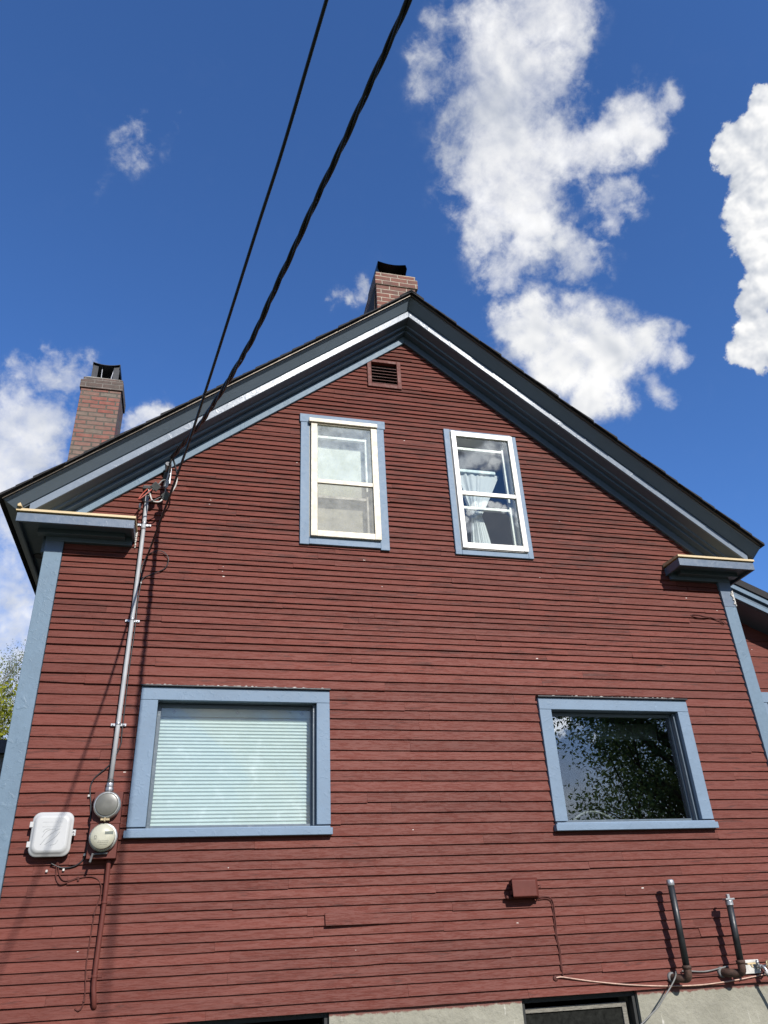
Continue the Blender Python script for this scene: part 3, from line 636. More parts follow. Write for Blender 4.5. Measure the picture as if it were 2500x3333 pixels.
for k in range(30):
    y = -0.43 + k * 0.3; z = ZA + 0.345 + 0.004 * (k % 2)
    for s in (-1, 1): mb.hexa([(XC, y, z), (XC + s * 0.13, y, z - SL * 0.13 - 0.002), (XC + s * 0.13, y + 0.305, z - SL * 0.13 - 0.002), (XC, y + 0.305, z), (XC, y, z + 0.012), (XC + s * 0.13, y, z - SL * 0.13 + 0.010), (XC + s * 0.13, y + 0.305, z - SL * 0.13 + 0.010), (XC, y + 0.305, z + 0.012)])
mb.build('ridge_cap', M['shingle'], house)

# ---- cornice returns and side eaves
for sgn in (-1, 1):
    xin = -0.592 if sgn < 0 else 4.372            # inner end of the return
    xf = XC - 3.352 if sgn < 0 else XC + 3.352    # outer fascia face
    xf = -1.477 if sgn < 0 else 5.195
    lo, hi = sorted((xin, xf)); wallx = XL if sgn < 0 else XR
    mb = MB(); mb.box(lo, hi, -0.258, -0.236, 4.632, 4.708)                    # front fascia
    e0, e1 = (xin - 0.022, xin) if sgn < 0 else (xin, xin + 0.022); mb.box(e0, e1, -0.2355, 0.0, 4.632, 4.708)   # inner end
    s0, s1 = (xf, xf + 0.022) if sgn < 0 else (xf - 0.022, xf); mb.box(s0, s1, -0.2355, BACK, 4.632, 4.708)      # side fascia
    root = mb.build('cornice_return', M['blue_new'], house, 0.003)
    mb = MB(); mb.box(lo + 0.02, hi - 0.02, -0.2355, -0.0, 4.662, 4.700)        # soffit of the return
    w0, w1 = sorted((wallx, xf - sgn * 0.022)); mb.box(w0, w1, 0.0005, BACK, 4.662, 4.700)
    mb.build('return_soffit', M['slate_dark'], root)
    mb = MB(); f0, f1 = sorted((xin + (-0.02 if sgn < 0 else 0.03), wallx)); mb.box(f0, f1, -0.040, 0.004, 4.586, 4.6615)  # frieze
    b0, b1 = sorted((xin + (-0.075 if sgn < 0 else 0.10), wallx + sgn * 0.06)); mb.box(b0, b1, -0.105, -0.0405, 4.622, 4.6615)
    k0, k1 = sorted((wallx + sgn * 0.0, wallx + sgn * 0.03)); mb.box(k0, k1, 0.0045, BACK, 4.50, 4.6615)
    mb.build('frieze', M['slate'], root, 0.003)
    mb = MB(); c0, c1 = lo - 0.008, hi + 0.008
    mb.hexa([(c0, -0.275, 4.716), (c1, -0.275, 4.716), (c1, 0.0, 4.724), (c0, 0.0, 4.724), (c0, -0.275, 4.738), (c1, -0.275, 4.738), (c1, 0.0, 4.760), (c0, 0.0, 4.760)])
    mb.box(lo + 0.01, hi - 0.01, -0.25, -0.0, 4.7085, 4.7155)
    mb.build('cap_board', M['cream'], root, 0.002, label='raw cream coloured edge on top of the return')
    # side crown along the eave
    ov = 0.085 if sgn < 0 else 0.035; xt_ = xf + sgn * ov; zt = ZA - SL * abs(xt_ - XC) + 0.302
    pr = [(xf, 4.709), (xf, 4.735), (xt_, zt), (xt_, zt + 0.012), (xf, zt + 0.012)]
    mb = MB(); a = [(x, -0.268 - (0.10 if abs(x - xt_) < 1e-6 else 0), z) for x, z in pr]; b = [(x, BACK, z) for x, z in pr]
    if sgn < 0: mb.extrude(None, a, b)
    else: mb.extrude(None, b, a)
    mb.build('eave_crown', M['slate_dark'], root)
mb = MB(); mb.lathe((-1.40, 0.42, 4.6615), (0, 0, -1), [(0, 0.05), (0.003, 0.05), (0.004, 0.042)], 20); mb.build('soffit_vent', M['black_metal'], house)
# peeling white caulk at the inner end of the left return
mb = MB(); rnd = random.Random(3)
for k in range(26):
    z = 4.575 + k * 0.0062; w = rnd.uniform(0.003, 0.013); mb.box(-0.590 + rnd.uniform(-0.004, 0.002), -0.590 + w, -0.022 - rnd.random() * 0.006, -0.004, z, z + 0.0075)
mb.build('caulk', M['white_tape'], house, 0.001)

mb = MB(); rnd = random.Random(8)
for k in range(24):
    z = 4.335 + k * 0.007; w = rnd.uniform(0.004, 0.026) * (0.5 + math.sin(k / 23 * math.pi)); mb.box(XR - w, XR + 0.002, -0.042 - rnd.random() * 0.003, -0.031, z, z + 0.0085)
mb.build('corner_caulk', M['white_tape'], house, 0.001)
mb = MB(); mb.hexa([(-1.475, -0.300, 4.742), (-1.445, -0.300, 4.742), (-1.44, -0.262, 4.742), (-1.475, -0.262, 4.742), (-1.482, -0.300, 4.80), (-1.462, -0.302, 4.785), (-1.455, -0.262, 4.79), (-1.48, -0.262, 4.80)]); mb.build('wood_scrap', M['cream'], house, 0.003)
# ---- gable vent
mb = MB(); x0, x1, z0, z1 = 1.462, 1.818, 6.568, 6.925
mb.box(x0, x0 + 0.042, -0.03, 0.02, z0, z1); mb.box(x1 - 0.042, x1, -0.03, 0.02, z0, z1); mb.box(x0 + 0.042, x1 - 0.042, -0.030, 0.02, z1 - 0.035, z1); mb.box(x0 + 0.042, x1 - 0.042, -0.030, 0.02, z0, z0 + 0.045)
vent = mb.build('gable_vent', M['red_metal'], house, 0.003)
mb = MB()
for k in range(6):
    z = z0 + 0.055 + k * 0.040; mb.hexa([(x0 + .042, -0.022, z), (x1 - .042, -0.022, z), (x1 - .042, 0.02, z + 0.034), (x0 + .042, 0.02, z + 0.034), (x0 + .042, -0.022, z + 0.005), (x1 - .042, -0.022, z + 0.005), (x1 - .042, 0.02, z + 0.039), (x0 + .042, 0.02, z + 0.039)])
mb.build('louvre', M['red_dark'], vent)
mb = MB(); mb.box(x0 + .01, x1 - .01, 0.03, 0.04, z0 + .01, z1 - .01); mb.build('backing', M['black_wood'], vent)

# ---- big lower windows
def big_window(x0, x1, z0, z1, label, lw, rw, glass):
    yf, yb = -0.034, 0.006
    mb = MB()
    zh = z1 - 0.118
    mb.box(x0, x1, yf - 0.002, yb, zh, z1 - 0.018)
    mb.box(x0, x0 + lw, yf, yb, z0 + 0.072, zh); mb.box(x1 - rw, x1, yf, yb, z0 + 0.072, zh)
    root = mb.build('window', M['blue_window'], house, 0.004, label=label)
    mb = MB(); mb.box(x0 - 0.012, x1 + 0.010, -0.062, 0.03, z0, z0 + 0.048); mb.hexa([(x0 + 0.004, -0.050, z0 + 0.0485), (x1 - 0.004, -0.050, z0 + 0.0485), (x1 - 0.004, 0.09, z0 + 0.0485), (x0 + 0.004, 0.09, z0 + 0.0485), (x0 + 0.004, -0.046, z0 + 0.062), (x1 - 0.004, -0.046, z0 + 0.062), (x1 - 0.004, 0.09, z0 + 0.0715), (x0 + 0.004, 0.09, z0 + 0.0715)])
    mb.build('sill', M['blue_window'], root, 0.004)
    mb = MB(); mb.hexa([(x0 - 0.006, -0.058, z1 - 0.0175), (x1 + 0.006, -0.058, z1 - 0.0175), (x1 + 0.006, 0.0, z1 - 0.0175), (x0 - 0.006, 0.0, z1 - 0.0175), (x0 - 0.006, -0.058, z1 - 0.006), (x1 + 0.006, -0.058, z1 - 0.006), (x1 + 0.006, 0.0, z1 + 0.006), (x0 - 0.006, 0.0, z1 + 0.006)])
    mb.build('drip_cap', M['black_metal'], root, 0.002)
    mb = MB(); n = 90; rr_ = random.Random(int(x0 * 100)); hs = [0.0006 + max(0.0, rr_.gauss(0.001, 0.0028)) for _ in range(n + 1)]
    for k in range(n):
        xa_, xb_ = x0 + 0.01 + (x1 - x0 - 0.05) * k / n, x0 + 0.01 + (x1 - x0 - 0.05) * (k + 1) / n
        i0 = len(mb.v)
        if k == 0: mb.v += [(xa_, -0.0215, z1 + 0.002), (xa_, -0.0205, z1 + 0.003 + hs[0]), (xa_, -0.001, z1 + 0.003 + hs[0])]; i0 = 3
        mb.v += [(xb_, -0.0215, z1 + 0.002), (xb_, -0.0205, z1 + 0.003 + hs[k + 1]), (xb_, -0.001, z1 + 0.003 + hs[k + 1])]
        for q in (0, 1): mb.f.append((i0 - 3 + q, i0 + q, i0 + q + 1, i0 - 2 + q)); mb.mi.append(0); mb.tone.append(.5); mb.sm.append(False)
    mb.build('old_caulk', M['white_tape'], root)
    # jambs and stops
    xa, xb = x0 + lw, x1 - rw; mb = MB()
    mb.box(xa - 0.03, xa - 0.0005, 0.0065, 0.12, z0 + 0.072, zh); mb.box(xb + 0.0005, xb + 0.03, 0.0065, 0.12, z0 + 0.072, zh); mb.box(xa, xb, 0.0065, 0.12, zh + 0.0005, zh + 0.03)
    mb.box(xb - 0.022, xb, 0.015, 0.045, z0 + 0.072, zh - 0.001)
    mb.build('jamb', M['slate'], root, 0.002)
    ys = 0.062; mb = MB(); s = 0.026
    mb.box(xa, xa + s, ys, ys + 0.03, z0 + 0.074, zh - .002); mb.box(xb - 0.036, xb - 0.0, ys, ys + 0.03, z0 + 0.074, zh - .002); mb.box(xa + s, xb - 0.036, ys, ys + 0.03, zh - 0.03, zh - .002); mb.box(xa + s, xb - 0.036, ys, ys + 0.03, z0 + 0.074, z0 + 0.092)
    mb.build('sash', M['slate'], root, 0.002)
    mb = MB(); mb.box(xb - 0.0215, xb - 0.012, 0.0455, 0.060, z0 + 0.074, zh - .02); mb.build('glazing_bead', M['galv'], root)
    mb = MB(); mb.box(xa + s, xb - 0.036, ys + 0.012, ys + 0.017, z0 + 0.092, zh - 0.03); mb.build('pane', glass, root)
    return root, xa, xb, zh
w1, xa, xb, zh = big_window(-0.405, 1.033, 2.336, 3.424, 'large blue framed window filled by a white closed blind', 0.128, 0.104, M['glass'])
# horizontal blind behind the left picture window
bl = MB(); zb0, zb1 = 2.40, zh - 0.02; pitch = 0.0265; n = int((zb1 - zb0 - 0.05) / pitch)
for k in range(n):
    jz = random.uniform(-0.0006, 0.0006); jy = random.uniform(-0.001, 0.001); z = zb0 + k * pitch + jz; pts = [(0.138 + jy, z), (0.129, z + 0.009), (0.1295, z + 0.018), (0.139, z + 0.027)]
    for (ya, za), (yb_, zb_) in zip(pts[:-1], pts[1:]): bl.face([(xa + 0.02, ya, za), (xb - 0.03, ya, za), (xb - 0.03, yb_, zb_), (xa + 0.02, yb_, zb_)], smooth=True)
bo = bl.build('window_blind', M['blind']); tag(bo, 'white horizontal blind closed behind the lower left window glass', 'blind')
hb = MB(); hb.box(xa + 0.02, xb - 0.03, 0.127, 0.165, zb0 + n * pitch + 0.003, zb1 + 0.01); hb.build('head_rail', M['blind'], bo, 0.003)
for fx in (0.10, 0.5, 0.92):
    cl = MB(); xx = xa + (xb - xa) * fx; cl.box(xx - 0.014, xx + 0.014, 0.1225, 0.1265, zb1 - 0.032, zb1 - 0.020); cl.box(xx - 0.006, xx + 0.006, 0.1215, 0.1265, zb1 - 0.040, zb1 - 0.012)
    cl.build('bracket', M['galv'], bo)
w2, xa2, xb2, zh2 = big_window(2.822, 4.240, 2.333, 3.410, 'large blue framed window with dark reflecting glass', 0.108, 0.108, M['glass_dark'])
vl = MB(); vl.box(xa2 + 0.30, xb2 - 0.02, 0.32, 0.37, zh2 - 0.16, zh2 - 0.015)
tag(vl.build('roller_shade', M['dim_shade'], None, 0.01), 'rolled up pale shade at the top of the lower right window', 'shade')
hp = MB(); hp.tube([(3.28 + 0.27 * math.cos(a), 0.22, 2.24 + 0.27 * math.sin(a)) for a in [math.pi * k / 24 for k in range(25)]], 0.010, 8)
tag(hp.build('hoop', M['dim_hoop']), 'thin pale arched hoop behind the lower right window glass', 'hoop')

# ---- upper windows with white storm frames
def upper_window(x0, x1, z0, z1, label, left):
    mb = MB(); yf = -0.034; yb = 0.006
    cw = 0.083 if left else 0.062; ch = 0.062 if left else 0.036; cb = 0.078 if left else 0.064
    ext = 0.010 if left else 0.0
    if left:
        mb.box(x0 - ext, x1 + ext + 0.004, yf - 0.004, yb, z1 - 0.095, z1)
        mb.box(x0, x0 + cw, yf, yb, z0, z1 - 0.0955); mb.box(x1 - cw, x1, yf, yb, z0 - 0.012, z1 - 0.0955); mb.box(x0 + cw, x1 - cw, yf - 0.002, yb, z0 + 0.004, z0 + cb)
    else:
        mb.box(x0, x0 + cw, yf, yb, z0, z1); mb.box(x1 - cw + 0.01, x1, yf, yb, z0, z1 - 0.02); mb.box(x0 + cw, x1 - cw + 0.01, yf + 0.002, yb, z1 - ch, z1 - 0.004); mb.box(x0 + cw, x1 - cw + 0.01, yf - 0.001, yb, z0, z0 + cb)
    root = mb.build('window', M['blue_window'], house, 0.004, label=label)
    fm = M['cream_frame'] if left else M['white_frame']
    fx0, fx1 = x0 + cw + (0.012 if left else 0.004), x1 - cw + (0.004 if left else 0.008)
    fz0, fz1 = z0 + cb - 0.004, z1 - ch
    st = 0.058 if left else 0.048; rail = 0.058; y0, y1 = (-0.066, -0.03) if left else (-0.060, -0.03)
    f = MB(); zt = fz1 - (0.062 if left else 0.0)
    f.box(fx0, fx0 + st, y0, y1, fz0, zt); f.box(fx1 - st, fx1, y0, y1, fz0, zt); f.box(fx0 + st, fx1 - st, y0 + 0.003, y1, fz0, fz0 + rail)
    if left: f.box(fx0 - 0.02, fx1 + 0.006, y0 - 0.014, y1, fz1 - 0.050, fz1 - 0.008)
    ttop = zt - (0.004 if left else 0.055)
    f.box(fx0 + st, fx1 - st, y0 + 0.003, y1, ttop, zt)
    zm = fz0 + (ttop - fz0) * 0.475; f.box(fx0 + st, fx1 - st, y0 + 0.008, y1, zm - 0.020, zm + 0.022)
    # stepped tracks behind the face frame
    t0 = 0.018; f.box(fx0 - t0 + 0.004, fx0 + 0.014, y1 + 0.0005, -0.005, fz0 - 0.002, zt); f.box(fx0 + st - 0.012, fx0 + st + 0.010, y1 + 0.0005, 0.03, fz0 + rail, ttop); f.box(fx1 - st - 0.010, fx1 - st + 0.012, y1 + 0.0005, 0.03, fz0 + rail, ttop)
    if not left:
        for q, d in ((0.004, 0.012), (0.010, 0.024)): f.box(fx0 - 0.0 - q, fx0 - q + 0.004, y0 + d, y1, fz0 - q, zt); f.box(fx0 - q, fx1 - 0.004, y0 + d, y1, fz0 - q - 0.004, fz0 - q)
    f.build('storm_frame', fm, root, 0.003)
    gx0, gx1 = fx0 + st, fx1 - st
    p = MB(); p.box(gx0, gx1, y0 + 0.018, y0 + 0.022, zm + 0.022, ttop); p.build('upper_pane', M['glass_dusty'] if left else M['glass'], root)
    p = MB(); p.box(gx0, gx1, y0 + 0.020, y0 + 0.024, fz0 + rail, zm - 0.020); p.build('lower_pane', M['screen'] if left else M['glass'], root)
    # inner sash
    s = MB(); ya, yb2 = 0.035, 0.07; zs0, zs1 = fz0 + 0.03, fz1 - (0.02)
    s.box(gx0 - 0.03, gx0 + 0.012, ya, yb2, zs0, zs1); s.box(gx1 - 0.045, gx1 + 0.03, ya, yb2, zs0, zs1); s.box(gx0 + 0.012, gx1 - 0.045, ya, yb2, zs1 - 0.135, zs1 - 0.105); s.box(gx0 + 0.012, gx1 - 0.045, ya, yb2, zs0, zs0 + 0.055)
    s.box(gx0 + 0.012, gx1 - 0.045, ya, yb2, zm - 0.125, zm - 0.095)
    s.build('inner_sash', M['white_frame'], root, 0.003)
    jb = MB(); jb.box(gx0 - 0.06, gx0 - 0.031, 0.007, 0.14, z0 + 0.05, z1 - 0.05); jb.box(gx1 + 0.031, gx1 + 0.06, 0.007, 0.14, z0 + 0.05, z1 - 0.05); jb.box(gx0 - 0.03, gx1 + 0.03, 0.007, 0.14, z1 - 0.07, z1 - 0.05); jb.box(gx0 - 0.03, gx1 + 0.03, 0.007, 0.14, z0 + 0.04, z0 + 0.06)
    jb.build('jamb', M['white_frame'], root)
    return gx0, gx1, fz0, zm, ttop
gx0, gx1, fz0, zm, tt = upper_window(0.782, 1.597, 4.712, 6.126, 'upper window with yellowed storm frame and drawn cream shade', True)
sh = MB(); N = 14
for k in range(N):
    xa_, xb_ = gx0 - 0.01 + (gx1 - gx0 - 0.03) * k / N, gx0 - 0.01 + (gx1 - gx0 - 0.03) * (k + 1) / N
    yy = lambda x, z: 0.125 + 0.006 * mnoise.noise((x * 5, z * 2, 2))
    for j in range(12):
        za, zb_ = fz0 + 0.07 + (tt - 0.20 - fz0) * j / 12, fz0 + 0.07 + (tt - 0.20 - fz0) * (j + 1) / 12
        sh.face([(xa_, yy(xa_, za), za), (xb_, yy(xb_, za), za), (xb_, yy(xb_, zb_), zb_), (xa_, yy(xa_, zb_), zb_)], smooth=True)
tag(sh.build('roller_shade', M['shade']), 'cream roller shade drawn down in the upper left window', 'shade')
gx0, gx1, fz0, zm, tt = upper_window(2.221, 2.992, 4.710, 6.122, 'upper window with bright white storm frame and gathered curtain', False)
# sheer curtain gathered by a tie in the middle
cu = MB(); cxm = gx0 + (gx1 - gx0) * 0.38; zt_, zb_ = tt - 0.30, fz0 + 0.02; NZ, NX = 40, 60; ztie = zm - 0.12
def cur(u, v):
    z = zt_ + (zb_ - zt_) * v
    if z > ztie: k = ((z - ztie) / (zt_ - ztie)); w = 0.10 + 0.38 * k ** 0.9; cx_ = cxm + 0.05 * k
    else: k = (ztie - z) / (ztie - zb_); w = 0.10 + 0.13 * k ** 0.7; cx_ = cxm + 0.02 * k
    x = cx_ + (u - 0.5) * w; uu_ = u + 0.03 * math.sin(u * 9 + 1) + 0.02 * math.sin(u * 23); y = 0.15 + (0.010 + 0.008 * math.sin(u * 5.1 + 0.7)) * math.sin(uu_ * 15 * math.pi) * (0.6 + 0.4 * math.sin(v * 3))
    return (x, y, z)
for j in range(NZ):
    for i in range(NX): cu.face([cur(i / NX, (j + 1) / NZ), cur((i + 1) / NX, (j + 1) / NZ), cur((i + 1) / NX, j / NZ), cur(i / NX, j / NZ)], smooth=True)
cur_o = tag(cu.build('curtain', M['curtain']), 'white sheer curtain tied in the middle inside the upper right window', 'curtain')
rd = MB(); rd.box(gx0 - 0.01, gx1 - 0.10, 0.125, 0.165, zt_ - 0.005, zt_ + 0.03); rd.build('curtain_header', M['blind'], cur_o, 0.004)
tb = MB(); tb.box(cxm - 0.05, cxm + 0.05, 0.128, 0.172, ztie - 0.012, ztie + 0.012); tb.build('tie_band', M['blind'], cur_o, 0.006)

# ---- chimneys
def jitter_box(mb, x0, x1, y0, y1, z0, z1): mb.box(x0, x1, y0, y1, z0, z1)
mb = MB(); mb.box(-1.768, -1.268, 2.58, 3.05, 0.0, 8.16)
ch1 = mb.build('chimney', M['brick_grey'], house, 0.004, label='tall sooty brick chimney rising beside the left eave')
mb = MB(); mb.box(-1.786, -1.250, 2.56, 3.07, 8.160, 8.29); mb.box(-1.760, -1.262, 2.575, 3.05, 8.2905, 8.345); mb.build('corbel', M['brick_dark'], ch1, 0.005)
mb = MB(); rnd = random.Random(9); mb.hexa([(-1.750, 2.575, 8.3455), (-1.265, 2.575, 8.3455), (-1.265, 3.04, 8.3455), (-1.750, 3.04, 8.3455), (-1.72, 2.62, 8.392), (-1.30, 2.61, 8.375), (-1.30, 3.0, 8.38), (-1.72, 3.0, 8.39)]); mb.build('crown', M['mortar'], ch1, 0.012)
def hood(xc, yc, z, w, d, h, parent, legs):
    mb = MB(); N = 10
    P = []
    for i in range(N + 1):
        u = i / N * 2 - 1; P.append((xc + u * w / 2, z + h * 1.0 - 0.026 * h / 0.2 * (1 - u * u) * 1.0))
    for (xa_, za), (xb_, zb_) in zip(P[:-1], P[1:]):
        mb.hexa([(xa_, yc - d / 2, za), (xb_, yc - d / 2, zb_), (xb_, yc + d / 2, zb_), (xa_, yc + d / 2, za), (xa_, yc - d / 2, za + 0.006), (xb_, yc - d / 2, zb_ + 0.006), (xb_, yc + d / 2, zb_ + 0.006), (xa_, yc + d / 2, za + 0.006)])
    # down-turned sides
    for s in (-1, 1):
        x = xc + s * w / 2; xi = x - s * 0.035
        mb.hexa([(min(x, x + .004), yc - d / 2, z + h - 0.05), (max(x, x + .004), yc - d / 2, z + h - 0.05), (max(x, x + .004), yc + d / 2, z + h - 0.05), (min(x, x + .004), yc + d / 2, z + h - 0.05), (min(x, x + .004), yc - d / 2, z + h + .005), (max(x, x + .004), yc - d / 2, z + h + .005), (max(x, x + .004), yc + d / 2, z + h + .005), (min(x, x + .004), yc + d / 2, z + h + .005)])
    cap = mb.build('chimney_cap', M['black_metal'], parent)
    return cap
def legs(cap_parent, pts, z0, z1, mat):
    mb = MB()
    for (xa_, ya, xb_, yb_) in pts: mb.bar((xa_, ya, z0), (xb_, yb_, z1), 0.03, 0.006)
    mb.build('cap_leg', mat, cap_parent)
hood(-1.507, 2.80, 8.38, 0.345, 0.42, 0.235, ch1, None)
mb = MB(); mb.box(-1.678, -1.337, 2.99, 2.996, 8.385, 8.595); mb.build('cap_back', M['black_metal'], ch1)
for xa_, xb_ in ((-1.680, -1.606), (-1.410, -1.335)):
    mb = MB(); mb.box(xa_, xb_, 2.62, 2.626, 8.385, 8.600); mb.build('cap_side', M['black_metal'], ch1)
for lg in [(-1.555, 2.66, -1.56, 2.66), (-1.435, 2.66, -1.41, 2.66), (-1.60, 2.95, -1.60, 2.95), (-1.40, 2.95, -1.40, 2.95)]: legs(ch1, [lg], 8.375, 8.585, M['galv'])
mb = MB()
for k in range(9): mb.bar((-1.56 + k * 0.0165, 2.78, 8.38), (-1.56 + k * 0.0165 + 0.04 * (1 if k % 2 else -1), 2.78, 8.57), 0.004, 0.004)
mb.build('spark_screen', M['black_metal'], ch1)

mb = MB(); mb.box(1.728, 2.212, 0.43, 1.06, 6.5, 8.512)
ch2 = mb.build('chimney', M['brick_red'], house, 0.004, label='short red brick chimney with pale mortar at the ridge')
mb = MB(); mb.box(1.716, 2.246, 0.415, 1.075, 8.5125, 8.655); mb.box(1.730, 2.226, 0.425, 1.06, 8.6555, 8.722); mb.build('corbel', M['brick_red'], ch2, 0.004)
mb = MB(); x = 1.7275; mb.hexa([(x - .03, 0.50, 8.0), (x, 0.50, 8.0), (x, 1.12, 8.0), (x - .05, 1.12, 8.0), (x - .008, 0.47, 8.50), (x, 0.47, 8.50), (x, 1.06, 8.50), (x - .02, 1.06, 8.50)])
mb.build('flashing', M['shaded_flashing'], ch2, 0.003)
mb = MB(); N = 10; x0, x1 = 1.768, 2.120
for y, s in ((0.44, 1),):
    # sheet metal hood, flared sides, open towards the front
    pr = [(x0 + 0.02, 8.724), (x0 - 0.012, 8.80), (x0, 8.925)] + [(x0 + (x1 - x0) * k / 8, 8.925 - 0.030 * math.sin(math.pi * k / 8)) for k in range(1, 8)] + [(x1, 8.925), (x1 + 0.014, 8.86), (x1 - 0.012, 8.724)]
    for (xa_, za), (xb_, zb_) in zip(pr[:-1], pr[1:]):
        mb.face([(xa_, 0.44, za), (xb_, 0.44, zb_), (xb_, 1.0, zb_), (xa_, 1.0, za)])
        mb.face([(xa_ * 0.992 + 0.0156, 0.44, za - 0.004), (xb_ * 0.992 + 0.0156, 0.44, zb_ - 0.004), (xb_ * 0.992 + 0.0156, 1.0, zb_ - 0.004), (xa_ * 0.992 + 0.0156, 1.0, za - 0.004)])
    mb.face([(x, 0.62, z) for x, z in pr])
mb.build('chimney_cap', M['black_metal'], ch2)

# ---- red side wing set back at the right
WY = 2.0
def wz(x): return 5.37 - 0.45 * (x - 6.77)
mb = MB(); rnd = random.Random(4); z = 0.9
while z < 6.2:
    e = 0.205; zt_ = z + e
    x0, x1 = 5.06, 9.6
    xe = min(x1, 6.77 + (5.37 - 0.32 - z) / 0.45)
    if xe > x0 + 0.1:
        xt = max(x0, min(xe, 6.77 + (5.37 - 0.32 - zt_) / 0.45)); t = rnd.random()
        mb.face([(x0, WY - 0.012, z), (xe, WY - 0.012, z), (xt, WY, zt_), (x0, WY, zt_)], 0, t); mb.face([(x0, WY, z), (xe, WY, z), (xe, WY - 0.012, z), (x0, WY - 0.012, z)], 0, t)
    z += e
mb.face([(9.6, WY, 0), (9.6, 7, 0), (9.6, 7, 3.8), (9.6, WY, 3.8)])
mb.build('wing_wall', M['siding'], house, tone=True)
def wing_run(prof, x0=5.06, x1=10.2): return [(x0, y, wz(x0) + h) for y, h in prof], [(x1, y, wz(x1) + h) for y, h in prof]
mb = MB(); a, b = wing_run([(WY - 0.42, -0.10), (7, -0.10), (7, 0.0), (WY - 0.42, 0.0)]); mb.extrude(None, a, b); mb.build('wing_roof', M['shingle'], house)
mb = MB(); a, b = wing_run([(WY - 0.40, -0.175), (WY - 0.37, -0.175), (WY - 0.37, -0.101), (WY - 0.40, -0.101)]); mb.extrude(None, a, b)
a, b = wing_run([(WY - 0.37, -0.285), (WY - 0.33, -0.285), (WY - 0.33, -0.225), (WY - 0.37, -0.225)]); mb.extrude(None, a, b); mb.build('wing_fascia', M['blue_old'], house, 0.003)
mb = MB(); a, b = wing_run([(WY - 0.33, -0.29), (WY, -0.33), (WY, -0.102), (WY - 0.365, -0.102), (WY - 0.365, -0.22), (WY - 0.33, -0.22)]); mb.extrude(None, a, b); mb.build('wing_soffit', M['slate_dark'], house)
mb = MB(); mb.box(6.55, 6.78, WY - 0.04, WY - 0.012, 2.6, 3.99); mb.box(7.5, 7.62, WY - 0.04, WY - 0.012, 2.6, 3.99); mb.box(6.55, 7.62, WY - 0.045, WY - 0.012, 3.992, 4.12)
ww = mb.build('wing_window', M['blue_window'], house, 0.004)
mb = MB(); mb.box(6.78, 7.5, WY - 0.012, WY - 0.008, 2.6, 3.99); mb.build('pane', M['glass_dark'], ww)
mb = MB(); mb.box(6.60, 7.6, WY - 0.0075, WY - 0.004, 2.5, 4.05); mb.build('backing', M['interior'], ww)

# ------------------------------------------------------------------ electrical: meters, mast, network box
t = thing('meter_socket', 'red painted double meter base with two round covers below the conduit', 'electric meter', (-0.54, -0.1, 2.2))
mb = MB(); x0, x1 = -0.636, -0.448
mb.box(x0 + 0.002, x1 + 0.002, -0.095, -0.013, 2.432, 2.636); mb.box(x0 - 0.0, x1 + 0.001, -0.100, -0.013, 2.205, 2.4315); mb.box(x0 - 0.004, x1 + 0.006, -0.104, -0.096, 2.424, 2.440)
mb.build('socket_box', M['red_metal'], t, 0.004)
def ring(c, r, d0, d1, parent, name='sealing_ring'):
    mb = MB(); mb.lathe(c, (0, -1, 0), [(d0, r * 0.93), (d0, r), (d1 - 0.006, r), (d1, r * 0.97), (d1, r * 0.86), (d1 - 0.004, r * 0.84), (d0, r * 0.84)], 40); return mb.build(name, M['meter_ring'], parent)
mb = MB(); c1 = (-0.540, -0.095, 2.540)
mb.lathe(c1, (0, -1, 0), [(0, 0.090), (0.045, 0.090), (0.060, 0.086), (0.066, 0.078)], 40); upc = mb.build('blank_cover', M['meter_ring'], t)
mb = MB(); mb.lathe((c1[0], c1[1] - 0.0664, c1[2]), (0, -1, 0), [(0, 0.0755), (0.003, 0.0755), (0.006, 0.068), (0.0062, 0.02)], 40); mb.build('cover_plate', M['meter_cover'], upc)
mb = MB(); mb.box(-0.571, -0.511, -0.150, -0.115, 2.438, 2.452); mb.box(-0.548, -0.536, -0.158, -0.118, 2.432, 2.456); mb.build('seal_clip', M['brass'], t, 0.003)
c2 = (-0.540, -0.100, 2.335)
mb = MB(); mb.lathe(c2, (0, -1, 0), [(0, 0.092), (0.022, 0.092), (0.03, 0.088), (0.031, 0.08)], 40); low = mb.build('meter', M['meter_ring'], t)
mb = MB(); mb.lathe((c2[0], c2[1] - 0.0312, c2[2]), (0, -1, 0), [(0, 0.079), (0.04, 0.078), (0.046, 0.0765), (0.0465, 0.02)], 40); mb.build('face', M['meter_face'], low)
mb = MB(); yq = c2[1] - 0.0312 - 0.0467
mb.box(-0.527, -0.474, yq - 0.0015, yq, 2.348, 2.366); mb.build('display', M['lcd'], low)
mb = MB()
mb.box(-0.592, -0.578, yq - 0.0012, yq, 2.338, 2.340); mb.box(-0.592, -0.590, yq - 0.0012, yq, 2.326, 2.338); mb.box(-0.580, -0.578, yq - 0.0012, yq, 2.326, 2.338); mb.box(-0.594, -0.576, yq - 0.0012, yq, 2.318, 2.321)
for z, xa_, xb_ in ((2.306, -0.565, -0.50), (2.297, -0.570, -0.505), (2.285, -0.555, -0.51)):
    x = xa_
    while x < xb_: wq = random.uniform(0.003, 0.008); mb.box(x, x + wq, yq - 0.0012, yq, z, z + 0.0018); x += wq + 0.002
mb.build('printing', M['print'], low)
mb = MB(); mb.lathe((c2[0], c2[1] - 0.0312, c2[2]), (0, -1, 0), [(0, 0.0795), (0.05, 0.0795), (0.058, 0.072), (0.0605, 0.055), (0.061, 0.01)], 40); mb.build('glass_dome', M['meter_glass'], low)
